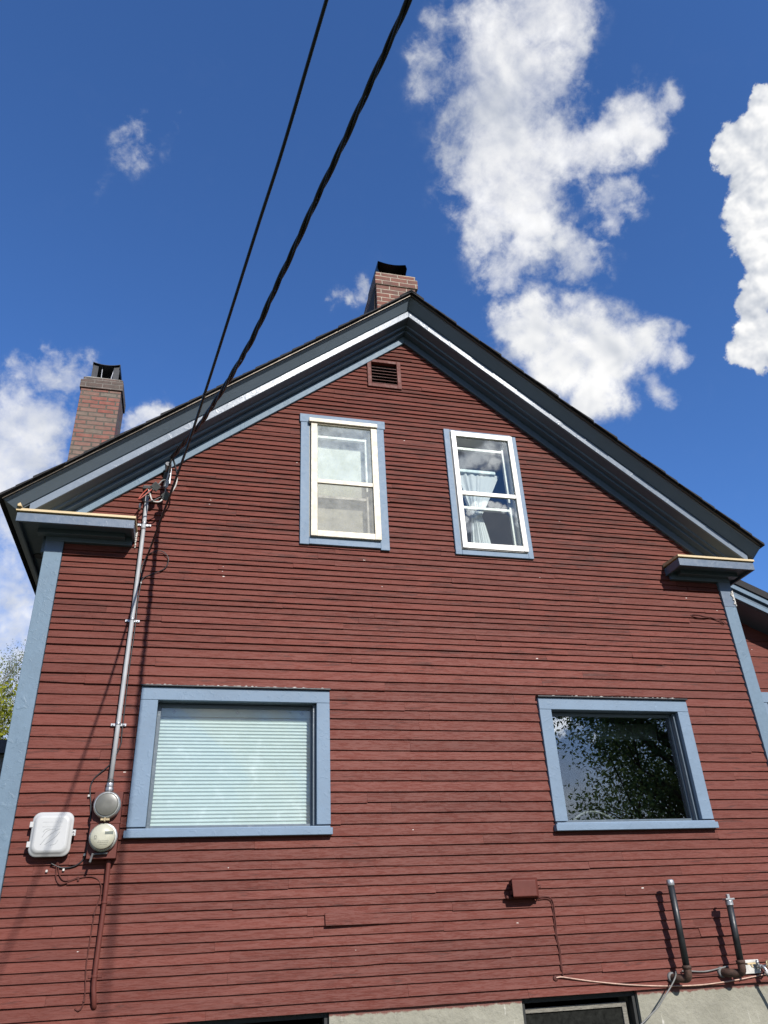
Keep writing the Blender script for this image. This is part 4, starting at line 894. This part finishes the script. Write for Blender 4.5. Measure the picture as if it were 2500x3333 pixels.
mb = MB(); mb.bar((-0.60, -0.115, 2.232), (-0.50, -0.115, 2.236), 0.02, 0.012); mb.bar((-0.553, -0.13, 2.25), (-0.553, -0.13, 2.215), 0.008, 0.01); mb.bar((-0.592, -0.13, 2.236), (-0.604, -0.13, 2.180), 0.018, 0.014); mb.build('lock', M['dark_metal'], t, 0.002)

t = thing('service_mast', 'thin grey metal conduit running up the wall from the meter base', 'conduit', (-0.535, -0.06, 2.68))
mb = MB(); mb.tube([(-0.545, -0.052, 2.64), (-0.541, -0.052, 3.1), (-0.534, -0.052, 4.0), (-0.534, -0.052, 4.70), (-0.536, -0.056, 5.085)], 0.0165, 14); mb.build('pipe', M['conduit'], t)
mb = MB(); mb.tube([(-0.536, -0.053, 4.735), (-0.536, -0.053, 4.775)], 0.0185, 14); mb.build('coupling', M['conduit'], t)
for z, x in ((4.795, -0.534), (3.933, -0.534), (3.117, -0.541)):
    mb = MB(); mb.tube([(x, -0.052, z - 0.009), (x, -0.052, z + 0.009)], 0.0192, 14); mb.hexa([(x - 0.055, -0.022, z - 0.010), (x + 0.055, -0.022, z - 0.010), (x + 0.055, -0.012, z - 0.010), (x - 0.055, -0.012, z - 0.010), (x - 0.055, -0.022, z + 0.010), (x + 0.055, -0.022, z + 0.010), (x + 0.055, -0.012, z + 0.010), (x - 0.055, -0.012, z + 0.010)])
    for s in (-1, 1): mb.tube([(x + s * 0.04, -0.022, z), (x + s * 0.04, -0.029, z)], 0.006, 8)
    mb.build('strap', M['galv'], t, 0.002)
mb = MB(); mb.tube([(-0.546, -0.052, 2.642), (-0.545, -0.052, 2.668)], 0.030, 8); mb.tube([(-0.545, -0.052, 2.668), (-0.545, -0.052, 2.70)], 0.026, 8); mb.build('hub', M['galv'], t, 0.002)
mb = MB(); mb.tube([(-0.545, -0.052, 2.70), (-0.5445, -0.052, 2.725)], 0.0235, 12); mb.build('gasket', M['dark_metal'], t)
mb = MB(); mb.tube([(-0.536, -0.056, 5.085), (-0.537, -0.062, 5.105)], 0.021, 12); mb.hexa([(-0.580, -0.115, 5.098), (-0.498, -0.115, 5.098), (-0.498, -0.030, 5.098), (-0.580, -0.030, 5.098), (-0.572, -0.125, 5.128), (-0.506, -0.125, 5.128), (-0.506, -0.035, 5.128), (-0.572, -0.035, 5.128)])
mb.build('weatherhead', M['dark_metal'], t, 0.006)
mb = MB(); mb.box(-0.562, -0.512, -0.085, -0.05, 5.070, 5.084); mb.build('clamp', M['galv'], t, 0.003)
mb = MB(); mb.tube([(-0.59, -0.02, 4.94), (-0.588, -0.022, 5.0)], 0.011, 8); mb.build('wall_tie', M['galv'], t)

# service drop: twisted cable, bracket, splices and pigtails
CT = [(0.25, 5.345), (0.62, 5.265), (0.98, 5.165), (1.28, 5.11), (1.85, 5.065), (2.16, 5.07), (2.64, 5.175), (3.14, 5.285), (3.64, 5.385), (4.14, 5.51), (6.0, 5.98), (10.0, 6.95), (16.0, 8.3), (22.0, 9.5)]
path = smooth_path([(-0.355 + 0.28 * (tt_ - 0.25), -tt_, z) for tt_, z in CT], 14)
t = thing('service_drop', 'thick black twisted power cable coming down to the wall bracket', 'power cable', (-0.39, -0.05, 5.3))
L = 0.0; strands = [[], [], []]; prev = None
dense = []
for a, b in zip(path[:-1], path[1:]):
    nseg = max(1, int((b - a).length / 0.035)) if -a.y < 7 else max(1, int((b - a).length / 0.4))
    for k in range(nseg): dense.append(a.lerp(b, k / nseg))
dense.append(path[-1])
for k, p in enumerate(dense):
    if prev is not None: L += (p - prev).length
    prev = p; d = (dense[min(k + 1, len(dense) - 1)] - dense[max(k - 1, 0)]).normalized(); u = d.cross(Vector((0, 0, 1))).normalized(); v = u.cross(d)
    for s in range(3):
        a = 2 * math.pi * (L / 0.62 + s / 3); rr = 0.0102 if s < 2 else 0.011
        strands[s].append(p + (u * math.cos(a) + v * math.sin(a)) * rr)
mb = MB()
for s in range(3): mb.tube(strands[s], 0.0094 if s < 2 else 0.0065, 8)
mb.build('twisted_strands', M['black_cable'], t)
mb = MB(); mb.bar((-0.42, -0.012, 5.30), (-0.36, -0.012, 5.30), 0.03, 0.16); mb.tube([(-0.392, -0.02, 5.34), (-0.388, -0.11, 5.375)], 0.028, 10); mb.build('bracket', M['galv'], t, 0.003)
mb = MB(); mb.tube([(-0.395, -0.02, 5.27), (-0.385, -0.06, 5.33), (-0.377, -0.13, 5.36), (-0.355, -0.25, 5.345)], 0.009, 8); mb.bar((-0.405, -0.035, 5.22), (-0.392, -0.05, 5.31), 0.05, 0.03); mb.build('anchor', M['black_metal'], t, 0.003)
def splice(c, size, yaw, name='splice_connector', mat='connector'):
    c = Vector(c); R_ = Matrix.Rotation(math.radians(yaw), 4, 'Y') @ Matrix.Rotation(math.radians(25), 4, 'Z') @ Matrix.Rotation(math.radians(15), 4, 'X')
    w, d, h = size; pts = [(-w, -d, -h), (w, -d, -h), (w, d, -h), (-w, d, -h), (-w, -d, h), (w, -d, h), (w, d, h), (-w, d, h)]
    mb = MB(); mb.hexa([c + (R_ @ Vector(p)) for p in pts])
    pts2 = [(-w * .35, -d * 1.25, -h * 1.35), (w * .35, -d * 1.25, -h * 1.35), (w * .35, d * 1.2, -h * 1.35), (-w * .35, d * 1.2, -h * 1.35), (-w * .35, -d * 1.25, -h), (w * .35, -d * 1.25, -h), (w * .35, d * 1.2, -h), (-w * .35, d * 1.2, -h)]
    mb.hexa([c + (R_ @ Vector(p)) for p in pts2]); return mb.build(name, M[mat], t, 0.004)
splice((-0.468, -0.17, 5.092), (0.032, 0.028, 0.030), 35)
splice((-0.384, -0.17, 5.125), (0.016, 0.02, 0.030), 5, mat='galv')
splice((-0.378, -0.17, 5.008), (0.031, 0.028, 0.030), 40)
def wire(name, pts, r, mat, n=7): mb = MB(); mb.tube(smooth_path(pts, n), r, 7); return mb.build(name, M[mat], t)
wire('red_wire', [(-0.537, -0.11, 5.098), (-0.560, -0.16, 5.03), (-0.590, -0.19, 4.945), (-0.560, -0.20, 4.965), (-0.52, -0.19, 5.02), (-0.485, -0.175, 5.075)], 0.0062, 'red_wire')
wire('white_wire', [(-0.528, -0.10, 5.098), (-0.512, -0.15, 5.04), (-0.485, -0.18, 4.955), (-0.45, -0.19, 4.932), (-0.415, -0.185, 4.945), (-0.392, -0.175, 4.99)], 0.0066, 'white_tape')
wire('black_wire', [(-0.545, -0.10, 5.098), (-0.560, -0.14, 5.02), (-0.555, -0.17, 4.95), (-0.53, -0.19, 4.925), (-0.47, -0.19, 4.945), (-0.405, -0.18, 4.995)], 0.0058, 'black_cable')
wire('grey_wire', [(-0.447, -0.17, 5.115), (-0.42, -0.16, 5.165), (-0.385, -0.14, 5.195), (-0.372, -0.15, 5.26), (-0.362, -0.22, 5.335)], 0.0058, 'grey_cable')
wire('grey_wire', [(-0.384, -0.17, 5.155), (-0.378, -0.15, 5.22), (-0.372, -0.16, 5.30), (-0.355, -0.25, 5.345)], 0.0058, 'white_tape')
wire('grey_wire', [(-0.384, -0.17, 5.095), (-0.386, -0.17, 5.04)], 0.0055, 'grey_cable')
wire('looped_wire', [(-0.355, -0.25, 5.345), (-0.325, -0.22, 5.29), (-0.300, -0.20, 5.20), (-0.302, -0.19, 5.12), (-0.325, -0.18, 5.06), (-0.352, -0.17, 5.02)], 0.0066, 'white_tape')
wire('black_wire', [(-0.355, -0.26, 5.35), (-0.335, -0.24, 5.31), (-0.303, -0.21, 5.22)], 0.008, 'black_cable')

C2 = [(0.03, 4.515), (0.80, 4.52), (1.30, 4.53), (1.62, 4.545), (1.98, 4.585), (2.07, 4.60), (2.45, 4.66), (3.25, 4.80), (3.72, 4.87), (4.38, 5.07), (6.0, 5.5), (10, 6.5), (16, 7.9), (22, 9.0)]
p2 = smooth_path([(-0.4765 + 0.185 * (q - 0.03), -q, z) for q, z in C2], 10)
t = thing('phone_cable', 'straight thin black cable slanting down to a loop by the conduit', 'cable', (-0.48, -0.03, 4.5))
mb = MB(); mb.tube(p2, 0.0085, 8); mb.build('overhead_run', M['black_cable'], t)
mb = MB(); mb.tube(smooth_path([(-0.4765, -0.03, 4.515), (-0.500, -0.02, 4.46), (-0.515, -0.018, 4.40), (-0.508, -0.018, 4.33), (-0.505, -0.02, 4.264), (-0.512, -0.018, 4.1), (-0.509, -0.018, 3.884), (-0.515, -0.018, 3.5), (-0.511, -0.018, 3.07), (-0.511, -0.018, 2.97), (-0.562, -0.018, 2.842), (-0.626, -0.018, 2.775), (-0.664, -0.018, 2.73), (-0.678, -0.018, 2.668), (-0.659, -0.02, 2.56), (-0.645, -0.02, 2.414), (-0.650, -0.018, 2.241), (-0.697, -0.018, 2.178), (-0.783, -0.018, 2.162), (-0.86, -0.03, 2.19)], 7), 0.0052, 7); mb.build('wall_run', M['black_cable'], t)
mb = MB(); mb.tube(smooth_path([(-0.49, -0.02, 4.50), (-0.473, -0.02, 4.525), (-0.419, -0.03, 4.553), (-0.356, -0.03, 4.551), (-0.309, -0.03, 4.488), (-0.332, -0.025, 4.403), (-0.42, -0.02, 4.351), (-0.487, -0.02, 4.312), (-0.505, -0.02, 4.264)], 8), 0.0042, 7); mb.build('loop', M['black_cable'], t)
for (x, z) in ((-0.505, 4.262), (-0.68, 2.62), (-0.655, 2.24), (-0.775, 2.15), (-0.88, 2.145)):
    mb = MB(); mb.box(x - 0.006, x + 0.006, -0.030, -0.012, z - 0.007, z + 0.007); mb.build('clip', M['white_tape'], t)

# painted conduit and telephone wire below the meters
t = thing('painted_conduit', 'red painted conduit going down the wall below the meter base', 'conduit', (-0.49, -0.05, 1.36))
mb = MB(); mb.tube(smooth_path([(-0.492, -0.048, 2.21), (-0.489, -0.040, 1.945), (-0.494, -0.040, 1.526), (-0.484, -0.040, 1.42), (-0.478, -0.026, 1.372), (-0.477, -0.004, 1.355)], 6), 0.0155, 12); mb.build('pipe', M['red_metal'], t)
for x, z in ((-0.489, 1.945), (-0.494, 1.526)):
    mb = MB(); mb.tube([(x, -0.04, z - 0.008), (x, -0.04, z + 0.008)], 0.0185, 12); mb.box(x - 0.042, x + 0.042, -0.021, -0.012, z - 0.009, z + 0.009); mb.build('strap', M['red_metal'], t, 0.002)
t2 = thing('painted_wire', 'thin red painted wire curling down the wall beside the painted conduit', 'wire', (-0.56, -0.02, 1.35))
mb = MB(); mb.tube(smooth_path([(-0.82, -0.03, 2.225), (-0.821, -0.02, 2.13), (-0.80, -0.02, 2.075), (-0.763, -0.02, 2.066), (-0.673, -0.018, 2.098), (-0.586, -0.018, 2.103), (-0.535, -0.018, 2.07), (-0.519, -0.020, 2.0), (-0.543, -0.018, 1.887), (-0.552, -0.018, 1.7), (-0.554, -0.018, 1.573), (-0.541, -0.018, 1.43), (-0.545, -0.02, 1.375), (-0.566, -0.02, 1.347), (-0.592, -0.012, 1.357)], 7), 0.0042, 7); mb.build('run', M['red_dark'], t2)
mb = MB(); mb.tube(smooth_path([(-0.812, -0.03, 2.225), (-0.808, -0.02, 2.15), (-0.775, -0.02, 2.092), (-0.73, -0.02, 2.085), (-0.673, -0.02, 2.105)], 7), 0.0036, 7)
mb.build('spare_loop', M['red_dark'], t2)
for x, z in ((-0.673, 2.09), (-0.545, 1.885), (-0.541, 1.40)):
    mb = MB(); mb.box(x - 0.005, x + 0.005, -0.030, -0.012, z - 0.009, z + 0.005); mb.build('clip', M['red_dark'], t2)

# white network box
def rrect(cx, cz, w, h, r, n=7):
    pts = []
    for qx, qz, a0 in ((1, 1, 0), (-1, 1, 90), (-1, -1, 180), (1, -1, 270)):
        for k in range(n + 1):
            a = math.radians(a0 + 90 * k / n); pts.append((cx + qx * (w / 2 - r) + r * math.cos(a), cz + qz * (h / 2 - r) + r * math.sin(a)))
    return pts
def loft(name, secs, mat, parent, label=None):
    """secs: list of (y, w, h, r) rounded rectangles about the box centre"""
    mb = MB(); n = None; i0 = 0
    for (y, w, h, r) in secs:
        P = rrect(bcx, bcz, w, h, r); n = len(P); mb.v += [(x, y, z) for x, z in P]
    for k in range(len(secs) - 1):
        for j in range(n):
            j2 = (j + 1) % n; mb.f.append((k * n + j, k * n + j2, (k + 1) * n + j2, (k + 1) * n + j)); mb.mi.append(0); mb.tone.append(.5); mb.sm.append(True)
    mb.f.append(tuple((len(secs) - 1) * n + j for j in range(n))); mb.mi.append(0); mb.tone.append(.5); mb.sm.append(False)
    return mb.build(name, mat, parent, label=label)
bcx, bcz = -0.878, 2.366
t = thing('network_box', 'white plastic utility box with rounded lid fixed beside the meters', 'utility box', (bcx, -0.06, bcz))
loft('base', [(-0.012, 0.235, 0.245, 0.04), (-0.055, 0.25, 0.265, 0.045), (-0.056, 0.258, 0.275, 0.05), (-0.066, 0.258, 0.275, 0.05)], M['white_plastic'], t)
loft('lid', [(-0.066, 0.250, 0.268, 0.048), (-0.070, 0.262, 0.279, 0.052), (-0.078, 0.262, 0.279, 0.052), (-0.080, 0.246, 0.264, 0.048), (-0.098, 0.226, 0.240, 0.044), (-0.106, 0.212, 0.226, 0.042), (-0.110, 0.188, 0.202, 0.034)], M['white_plastic'], t)
mb = MB()
def swoop(pts): mb.tube(smooth_path([(bcx + x, -0.1095, bcz + z) for x, z in pts], 6), 0.0016, 6)
swoop([(-0.050, 0.010), (-0.035, 0.027), (-0.006, 0.030)]); swoop([(-0.052, -0.022), (-0.030, 0.012), (0.0, 0.026), (0.030, 0.029)]); swoop([(-0.056, -0.068), (-0.020, -0.022), (0.020, 0.012), (0.056, 0.030)])
swoop([(-0.028, -0.068), (0.010, -0.040), (0.040, -0.012), (0.056, 0.012)]); swoop([(0.008, -0.072), (0.036, -0.064), (0.052, -0.040)])
mb.tube([(bcx - 0.06, -0.1095, bcz + 0.042), (bcx + 0.066, -0.1095, bcz + 0.042)], 0.001, 5); mb.tube([(bcx - 0.06, -0.1095, bcz + 0.072), (bcx + 0.066, -0.1095, bcz + 0.072)], 0.001, 5)
mb.build('pressed_lines', M['emboss'], t)
for z in (bcz + 0.062, bcz - 0.062):
    mb = MB(); mb.box(bcx - 0.146, bcx - 0.124, -0.084, -0.050, z - 0.018, z + 0.018); mb.build('hinge', M['white_plastic'], t, 0.003)
mb = MB(); mb.box(bcx + 0.124, bcx + 0.152, -0.078, -0.058, bcz - 0.012, bcz + 0.026); mb.lathe((bcx + 0.139, -0.078, bcz + 0.013), (0, -1, 0), [(0, 0.009), (0.004, 0.009), (0.0042, 0.004)], 14); mb.build('latch', M['white_plastic'], t, 0.003)
mb = MB(); mb.box(bcx + 0.136, bcx + 0.142, -0.083, -0.079, bcz + 0.008, bcz + 0.018); mb.lathe((bcx + 0.139, -0.078, bcz - 0.006), (0, -1, 0), [(0, 0.004), (0.002, 0.004), (0.0021, 0.001)], 10); mb.build('lock_hole', M['print'], t)

# red junction box, cable and copper tube
t = thing('junction_box', 'small red painted box on the wall under the right window', 'utility box', (2.45, -0.06, 1.93))
mb = MB(); mb.box(2.395, 2.585, -0.058, -0.012, 1.892, 2.006); mb.build('base', M['red_metal'], t, 0.004)
mb = MB(); mb.hexa([(2.362, -0.118, 1.882), (2.552, -0.118, 1.882), (2.592, -0.0585, 1.872), (2.388, -0.0585, 1.872), (2.362, -0.118, 1.992), (2.552, -0.118, 1.992), (2.592, -0.0585, 2.012), (2.388, -0.0585, 2.012)]); mb.build('lid', M['red_metal'], t, 0.006)
for z in (1.975, 1.915):
    mb = MB(); mb.box(2.372, 2.390, -0.072, -0.030, z - 0.012, z + 0.012); mb.build('hinge', M['red_dark'], t, 0.002)
mb = MB(); mb.tube([(2.60, -0.04, 1.955), (2.614, -0.05, 1.958), (2.614, -0.05, 1.940), (2.600, -0.05, 1.942)], 0.0035, 6); mb.build('latch', M['red_dark'], t)
mb = MB(); mb.tube([(2.40, -0.04, 1.885), (2.35, -0.045, 1.88), (2.33, -0.05, 1.888)], 0.012, 8); mb.build('knockout', M['red_dark'], t)
mb = MB(); mb.tube([(2.575, -0.04, 1.888), (2.578, -0.045, 1.858)], 0.011, 8); mb.build('cable_gland', M['red_dark'], t)
t = thing('box_cable', 'thin red painted cable dropping from the small red box', 'cable', (2.71, -0.02, 1.36))
mb = MB(); mb.tube(smooth_path([(2.580, -0.04, 1.862), (2.610, -0.02, 1.880), (2.680, -0.02, 1.878), (2.708, -0.018, 1.855), (2.715, -0.018, 1.813), (2.712, -0.018, 1.7), (2.707, -0.018, 1.631), (2.717, -0.018, 1.53), (2.713, -0.018, 1.454), (2.712, -0.018, 1.363)], 7), 0.0046, 7)
mb.tube(smooth_path([(2.600, -0.03, 1.872), (2.66, -0.018, 1.868), (2.693, -0.018, 1.855), (2.703, -0.018, 1.80), (2.701, -0.018, 1.7), (2.699, -0.018, 1.62), (2.709, -0.018, 1.53), (2.704, -0.018, 1.40)], 7), 0.0038, 7); mb.build('run', M['red_dark'], t)
cp = MB(); cp.tube(smooth_path([(2.655, -0.02, 1.360), (2.700, -0.024, 1.362), (2.80, -0.024, 1.345), (2.945, -0.024, 1.322), (3.161, -0.024, 1.294), (3.35, -0.024, 1.276), (3.529, -0.024, 1.264), (3.70, -0.024, 1.258), (3.84, -0.024, 1.258), (4.056, -0.024, 1.269), (4.25, -0.024, 1.286), (4.395, -0.024, 1.300), (4.7, -0.024, 1.32), (4.9, -0.024, 1.33)], 7), 0.0054, 8)
tag(cp.build('copper_tube', M['copper']), 'thin copper coloured tube sagging along the foot of the siding', 'tube')
rs = MB(); rs.lathe((2.655, -0.012, 1.357), (0, -1, 0), [(0, 0.02), (0.006, 0.019), (0.008, 0.009)], 18)
tag(rs.build('wall_grommet', M['red_dark']), 'round red wall grommet where the copper tube starts', 'grommet')

# fill and vent pipes
def pipe(x, y, zb, zt_, lean, capkind, label, elbow_x):
    t = thing('vent_pipe', label, 'pipe', (x, y, zb), 'upright black pipes at the foot of the wall')
    mb = MB(); top = (x + lean, y - 0.004, zt_); mb.tube([(x, y, zb + 0.07), top], 0.0245, 18); mb.build('pipe', M['pipe_black'], t)
    mb = MB(); ep = [(elbow_x, 0.0, zb + 0.01), (elbow_x * .75 + x * .25, y * 0.45, zb + 0.006)] + [(x + (elbow_x - x) * 0.1, y * 0.78, zb + 0.003), (x, y * 0.95, zb + 0.018), (x, y, zb + 0.045), (x, y, zb + 0.075)]
    mb.tube(smooth_path(ep, 5), 0.0285, 16); mb.tube([(x, y, zb + 0.062), (x, y, zb + 0.086)], 0.0325, 18); mb.build('elbow', M['rust'], t)
    if capkind == 'round':
        mb = MB(); mb.lathe((x + lean, y - 0.004, zt_ - 0.028), (0, 0, 1), [(0, 0.0285), (0.030, 0.029), (0.040, 0.025), (0.045, 0.016)], 22)
    else:
        mb = MB(); mb.lathe((x + lean, y - 0.004, zt_ - 0.03), (0, 0, 1), [(0, 0.029), (0.006, 0.030), (0.010, 0.0285), (0.016, 0.030), (0.022, 0.0285), (0.028, 0.030), (0.036, 0.029)], 20); mb.box(x + lean - 0.038, x + lean + 0.038, y - 0.03, y + 0.022, zt_ + 0.0065, zt_ + 0.020); mb.box(x + lean - 0.011, x + lean + 0.011, y - 0.015, y + 0.007, zt_ + 0.0205, zt_ + 0.048)
    mb.build('cap', M['zinc'], t, 0.002)
    mb = MB(); mb.lathe((elbow_x, 0.0, zb + 0.01), (0, -1, 0), [(0, 0.038), (0.03, 0.035), (0.034, 0.028)], 20); mb.build('wall_collar', M['dull_collar'], t)
    return t
pipe(3.640, -0.14, 1.305, 1.945, 0.006, 'round', 'taller black pipe with rounded silver cap rising from a rusty elbow', 3.575)
pipe(4.090, -0.15, 1.318, 1.795, 0.020, 'plug', 'shorter black pipe with square silver plug beside the garden tap', 4.00)
gc = MB(); gc.tube(smooth_path([(3.60, -0.05, 1.355), (3.56, -0.09, 1.318), (3.502, -0.10, 1.262), (3.42, -0.10, 1.19), (3.371, -0.10, 1.146), (3.28, -0.10, 1.09), (3.195, -0.10, 1.040), (3.08, -0.09, 0.97), (2.95, -0.06, 0.90)], 6), 0.0058, 8)
tag(gc.build('grey_cable', M['grey_cable']), 'grey cable slanting across the foundation below the taller pipe', 'cable')
gc = MB(); gc.tube(smooth_path([(3.66, -0.03, 1.352), (3.734, -0.03, 1.348), (3.859, -0.03, 1.341), (4.006, -0.03, 1.358), (4.06, -0.03, 1.366)], 6), 0.0052, 8)
tag(gc.build('grey_cable', M['grey_cable']), 'short grey cable strung between the two upright pipes', 'cable')
gc = MB(); gc.tube(smooth_path([(3.66, -0.02, 1.335), (3.735, -0.02, 1.328), (3.858, -0.02, 1.317), (4.032, -0.02, 1.322)], 6), 0.0046, 8)
tag(gc.build('red_cable', M['red_dark']), 'short red painted cable between the two upright pipes', 'cable')

# tap with white plate and hose
t = thing('garden_tap', 'outdoor tap with round handle on a chipped white wall plate', 'tap', (4.30, -0.03, 1.35))
mb = MB(); mb.box(4.190, 4.334, -0.028, -0.014, 1.306, 1.398); mb.build('wall_plate', M['valve_plate'], t, 0.004)
mb = MB(); mb.tube([(4.300, -0.03, 1.352), (4.305, -0.09, 1.352)], 0.014, 12); mb.tube(smooth_path([(4.303, -0.075, 1.352), (4.312, -0.10, 1.345), (4.320, -0.112, 1.318)], 5), 0.013, 12); mb.tube([(4.318, -0.08, 1.352), (4.352, -0.10, 1.358)], 0.009, 10); mb.tube([(4.29, -0.055, 1.365), (4.30, -0.06, 1.392)], 0.012, 10); mb.build('valve', M['zinc'], t)
mb = MB(); c = Vector((4.352, -0.104, 1.358)); ax = Vector((0.55, -0.8, 0.1)).normalized(); u = ax.orthogonal().normalized(); w = ax.cross(u)
rim = [c + (u * math.cos(a) + w * math.sin(a)) * (0.027 + 0.003 * math.cos(8 * a)) for a in [2 * math.pi * k / 40 for k in range(41)]]
mb.tube(rim, 0.0062, 8, caps=False); mb.build('handle', M['brass'], t)
for k in range(4):
    pass
mb = MB()
for k in range(4):
    a = math.pi / 2 * k; mb.bar(c, c + (u * math.cos(a) + w * math.sin(a)) * 0.026, 0.008, 0.005)
mb.lathe(c, ax, [(-0.004, 0.008), (0.006, 0.008), (0.007, 0.003)], 12); mb.build('spoke', M['brass'], t)
mb = MB(); mb.bar((4.13, -0.155, 1.376), (4.205, -0.150, 1.378), 0.03, 0.012); mb.bar((4.165, -0.15, 1.382), (4.180, -0.155, 1.352), 0.02, 0.012); mb.build('tag', M['cream'], t, 0.003)
hz = thing('garden_hose', 'green garden hose hanging from the tap', 'hose', (4.33, -0.11, 1.3))
mb = MB(); mb.tube([(4.320, -0.112, 1.322), (4.324, -0.114, 1.296)], 0.019, 12); mb.build('coupling', M['white_tape'], hz)
mb = MB(); mb.tube(smooth_path([(4.322, -0.113, 1.305), (4.334, -0.116, 1.27), (4.356, -0.12, 1.225), (4.372, -0.12, 1.18), (4.41, -0.12, 1.08), (4.47, -0.13, 0.9), (4.50, -0.14, 0.6), (4.5, -0.2, 0.1)], 6), 0.0125, 10); mb.build('tube', M['hose'], hz)

# scrap of wire near the right corner board
ws = MB(); ws.tube(smooth_path([(4.530, -0.016, 4.222), (4.545, -0.02, 4.232), (4.59, -0.02, 4.234), (4.63, -0.02, 4.230), (4.675, -0.02, 4.219), (4.735, -0.02, 4.216), (4.80, -0.022, 4.199), (4.855, -0.025, 4.180), (4.884, -0.026, 4.162)], 6), 0.0038, 6); ws.tube(smooth_path([(4.735, -0.02, 4.216), (4.665, -0.024, 4.204), (4.60, -0.024, 4.204), (4.545, -0.02, 4.216), (4.528, -0.016, 4.228)], 6), 0.0034, 6)
ws.tube(smooth_path([(4.74, -0.02, 4.213), (4.82, -0.024, 4.186), (4.872, -0.028, 4.150)], 5), 0.003, 6)
tag(ws.build('wire_scrap', M['red_dark']), 'knotted scrap of red painted wire by the right corner board', 'wire')

# ------------------------------------------------------------------ trees and neighbours
def tree(name, label, base, height, crown_c, crown_r, n_limb, n_leaf, leaf, mat_leaf_, mat_bark, seed, trunk_r=0.14, up=0.5, clump=0.35, parts=('trunk', 'crown'), slim=1.0):
    rnd = random.Random(seed); t = thing(name, label, 'tree', base)
    bx, by, bz = base; mb = MB(); tips = []
    top = Vector((bx + crown_c[0], by + crown_c[1], bz + height * 0.97))
    tp = [Vector((bx, by, bz)).lerp(top, k / 8) + Vector((rnd.uniform(-.06, .06), rnd.uniform(-.06, .06), 0)) * (1 if 0 < k else 0) * height * 0.06 for k in range(9)]
    mb.tube(tp, [trunk_r * (1 - 0.92 * k / 8) for k in range(9)], 9)
    for i in range(n_limb):
        f = 0.22 + 0.75 * (i + rnd.random()) / n_limb; p = tp[0].lerp(tp[-1], 0); k = f * 8; p = tp[int(k)].lerp(tp[min(8, int(k) + 1)], k % 1)
        a = rnd.uniform(0, 2 * math.pi); e = rnd.uniform(up - 0.3, up + 0.3)
        prof = math.sin(math.pi * min(1, max(0.05, (f - 0.08)))) ** 0.7
        ln = crown_r * (0.55 + 0.55 * rnd.random()) * (0.35 + 0.75 * prof) * slim
        d = Vector((math.cos(a) * math.cos(e), math.sin(a) * math.cos(e), math.sin(e)))
        pts = [p + d * ln * u + Vector((0, 0, 0.12 * ln * u * u)) + Vector((rnd.uniform(-1, 1), rnd.uniform(-1, 1), rnd.uniform(-1, 1))) * 0.05 * ln * u for u in (0, .25, .5, .75, 1)]
        r0 = trunk_r * 0.42 * (1 - 0.6 * f); mb.tube(pts, [r0, r0 * .75, r0 * .5, r0 * .3, r0 * .12], 6)
        tips += [(pts[u], ln) for u in (2, 3, 4)]
        for q in range(3):
            s = pts[rnd.choice((1, 2, 3))]; d2 = (d + Vector((rnd.uniform(-1, 1), rnd.uniform(-1, 1), rnd.uniform(-.4, .8))) * 0.8).normalized(); e2 = s + d2 * ln * rnd.uniform(.3, .6)
            mb.tube([s, s.lerp(e2, .5) + Vector((0, 0, .03 * ln)), e2], [r0 * .35, r0 * .22, r0 * .08], 5); tips += [(e2, ln), (s.lerp(e2, .6), ln)]
    mb.build(parts[0], mat_bark, t)
    lf = MB()
    for i in range(n_leaf):
        c, ln = rnd.choice(tips); g3 = Vector((rnd.gauss(0, 1), rnd.gauss(0, 1), rnd.gauss(0, 1))) * clump * crown_r * 0.33
        c = c + g3; s = leaf * rnd.uniform(.55, 1.3); n = Vector((rnd.gauss(0, 1), rnd.gauss(0, 1), rnd.gauss(0, 1))).normalized(); u = n.orthogonal().normalized(); w = n.cross(u)
        ang = rnd.uniform(0, 6.28); uu = u * math.cos(ang) + w * math.sin(ang); ww = n.cross(uu)
        lf.face([c - uu * s, c + ww * s * .42 - uu * s * .1, c + uu * s, c - ww * s * .42 - uu * s * .1], 0, rnd.random())
    lf.build(parts[1], mat_leaf_, t, tone=True); return t
tree('poplar_tree', 'tall slim tree with pale sparse spring leaves left of the house', (-7.45, 26.0, 0.0), 12.2, (0.1, 0, 0), 2.3, 46, 20000, 0.036, M['leaf_spring'], M['bark_pale'], 21, 0.13, up=1.05, clump=0.35, slim=0.8)
tree('leafy_tree', 'bushy yellow green tree behind the garage at the left edge', (-6.6, 22.0, 0.0), 9.0, (0, 0, 0), 2.6, 30, 14000, 0.09, M['leaf_yellow'], M['bark'], 22, 0.15, up=0.5, clump=0.75)
tree('maple_tree', 'broad dark green tree mirrored in the lower right window glass', (16.2, -16.5, 0.0), 10.4, (0, 0, 0), 5.2, 56, 54000, 0.080, M['leaf_dark'], M['bark'], 23, 0.28, up=0.45, clump=0.25)
gz = thing('garage', 'small grey shingled outbuilding with flat dark roof edge at the left', 'garage', (-4.0, 9.0, 0.0))
mb = MB(); rnd = random.Random(2)
for k in range(24):
    z = 0.2 * k; mb.face([(-7.5, 8.0 - 0.02, z), (-2.3, 8.0 - 0.02, z), (-2.3, 8.0, z + 0.2), (-7.5, 8.0, z + 0.2)], 0, rnd.random()); mb.face([(-7.5, 8.0, z), (-2.3, 8.0, z), (-2.3, 7.98, z), (-7.5, 7.98, z)], 0, 0.2)
mb.box(-7.48, -2.32, 8.01, 12.0, 0.0, 4.75); mb.build('wall', M['garage_wall'], gz)
mb = MB(); mb.box(-7.7, -2.15, 7.85, 12.2, 4.64, 4.85); mb.build('roof', M['black_metal'], gz)
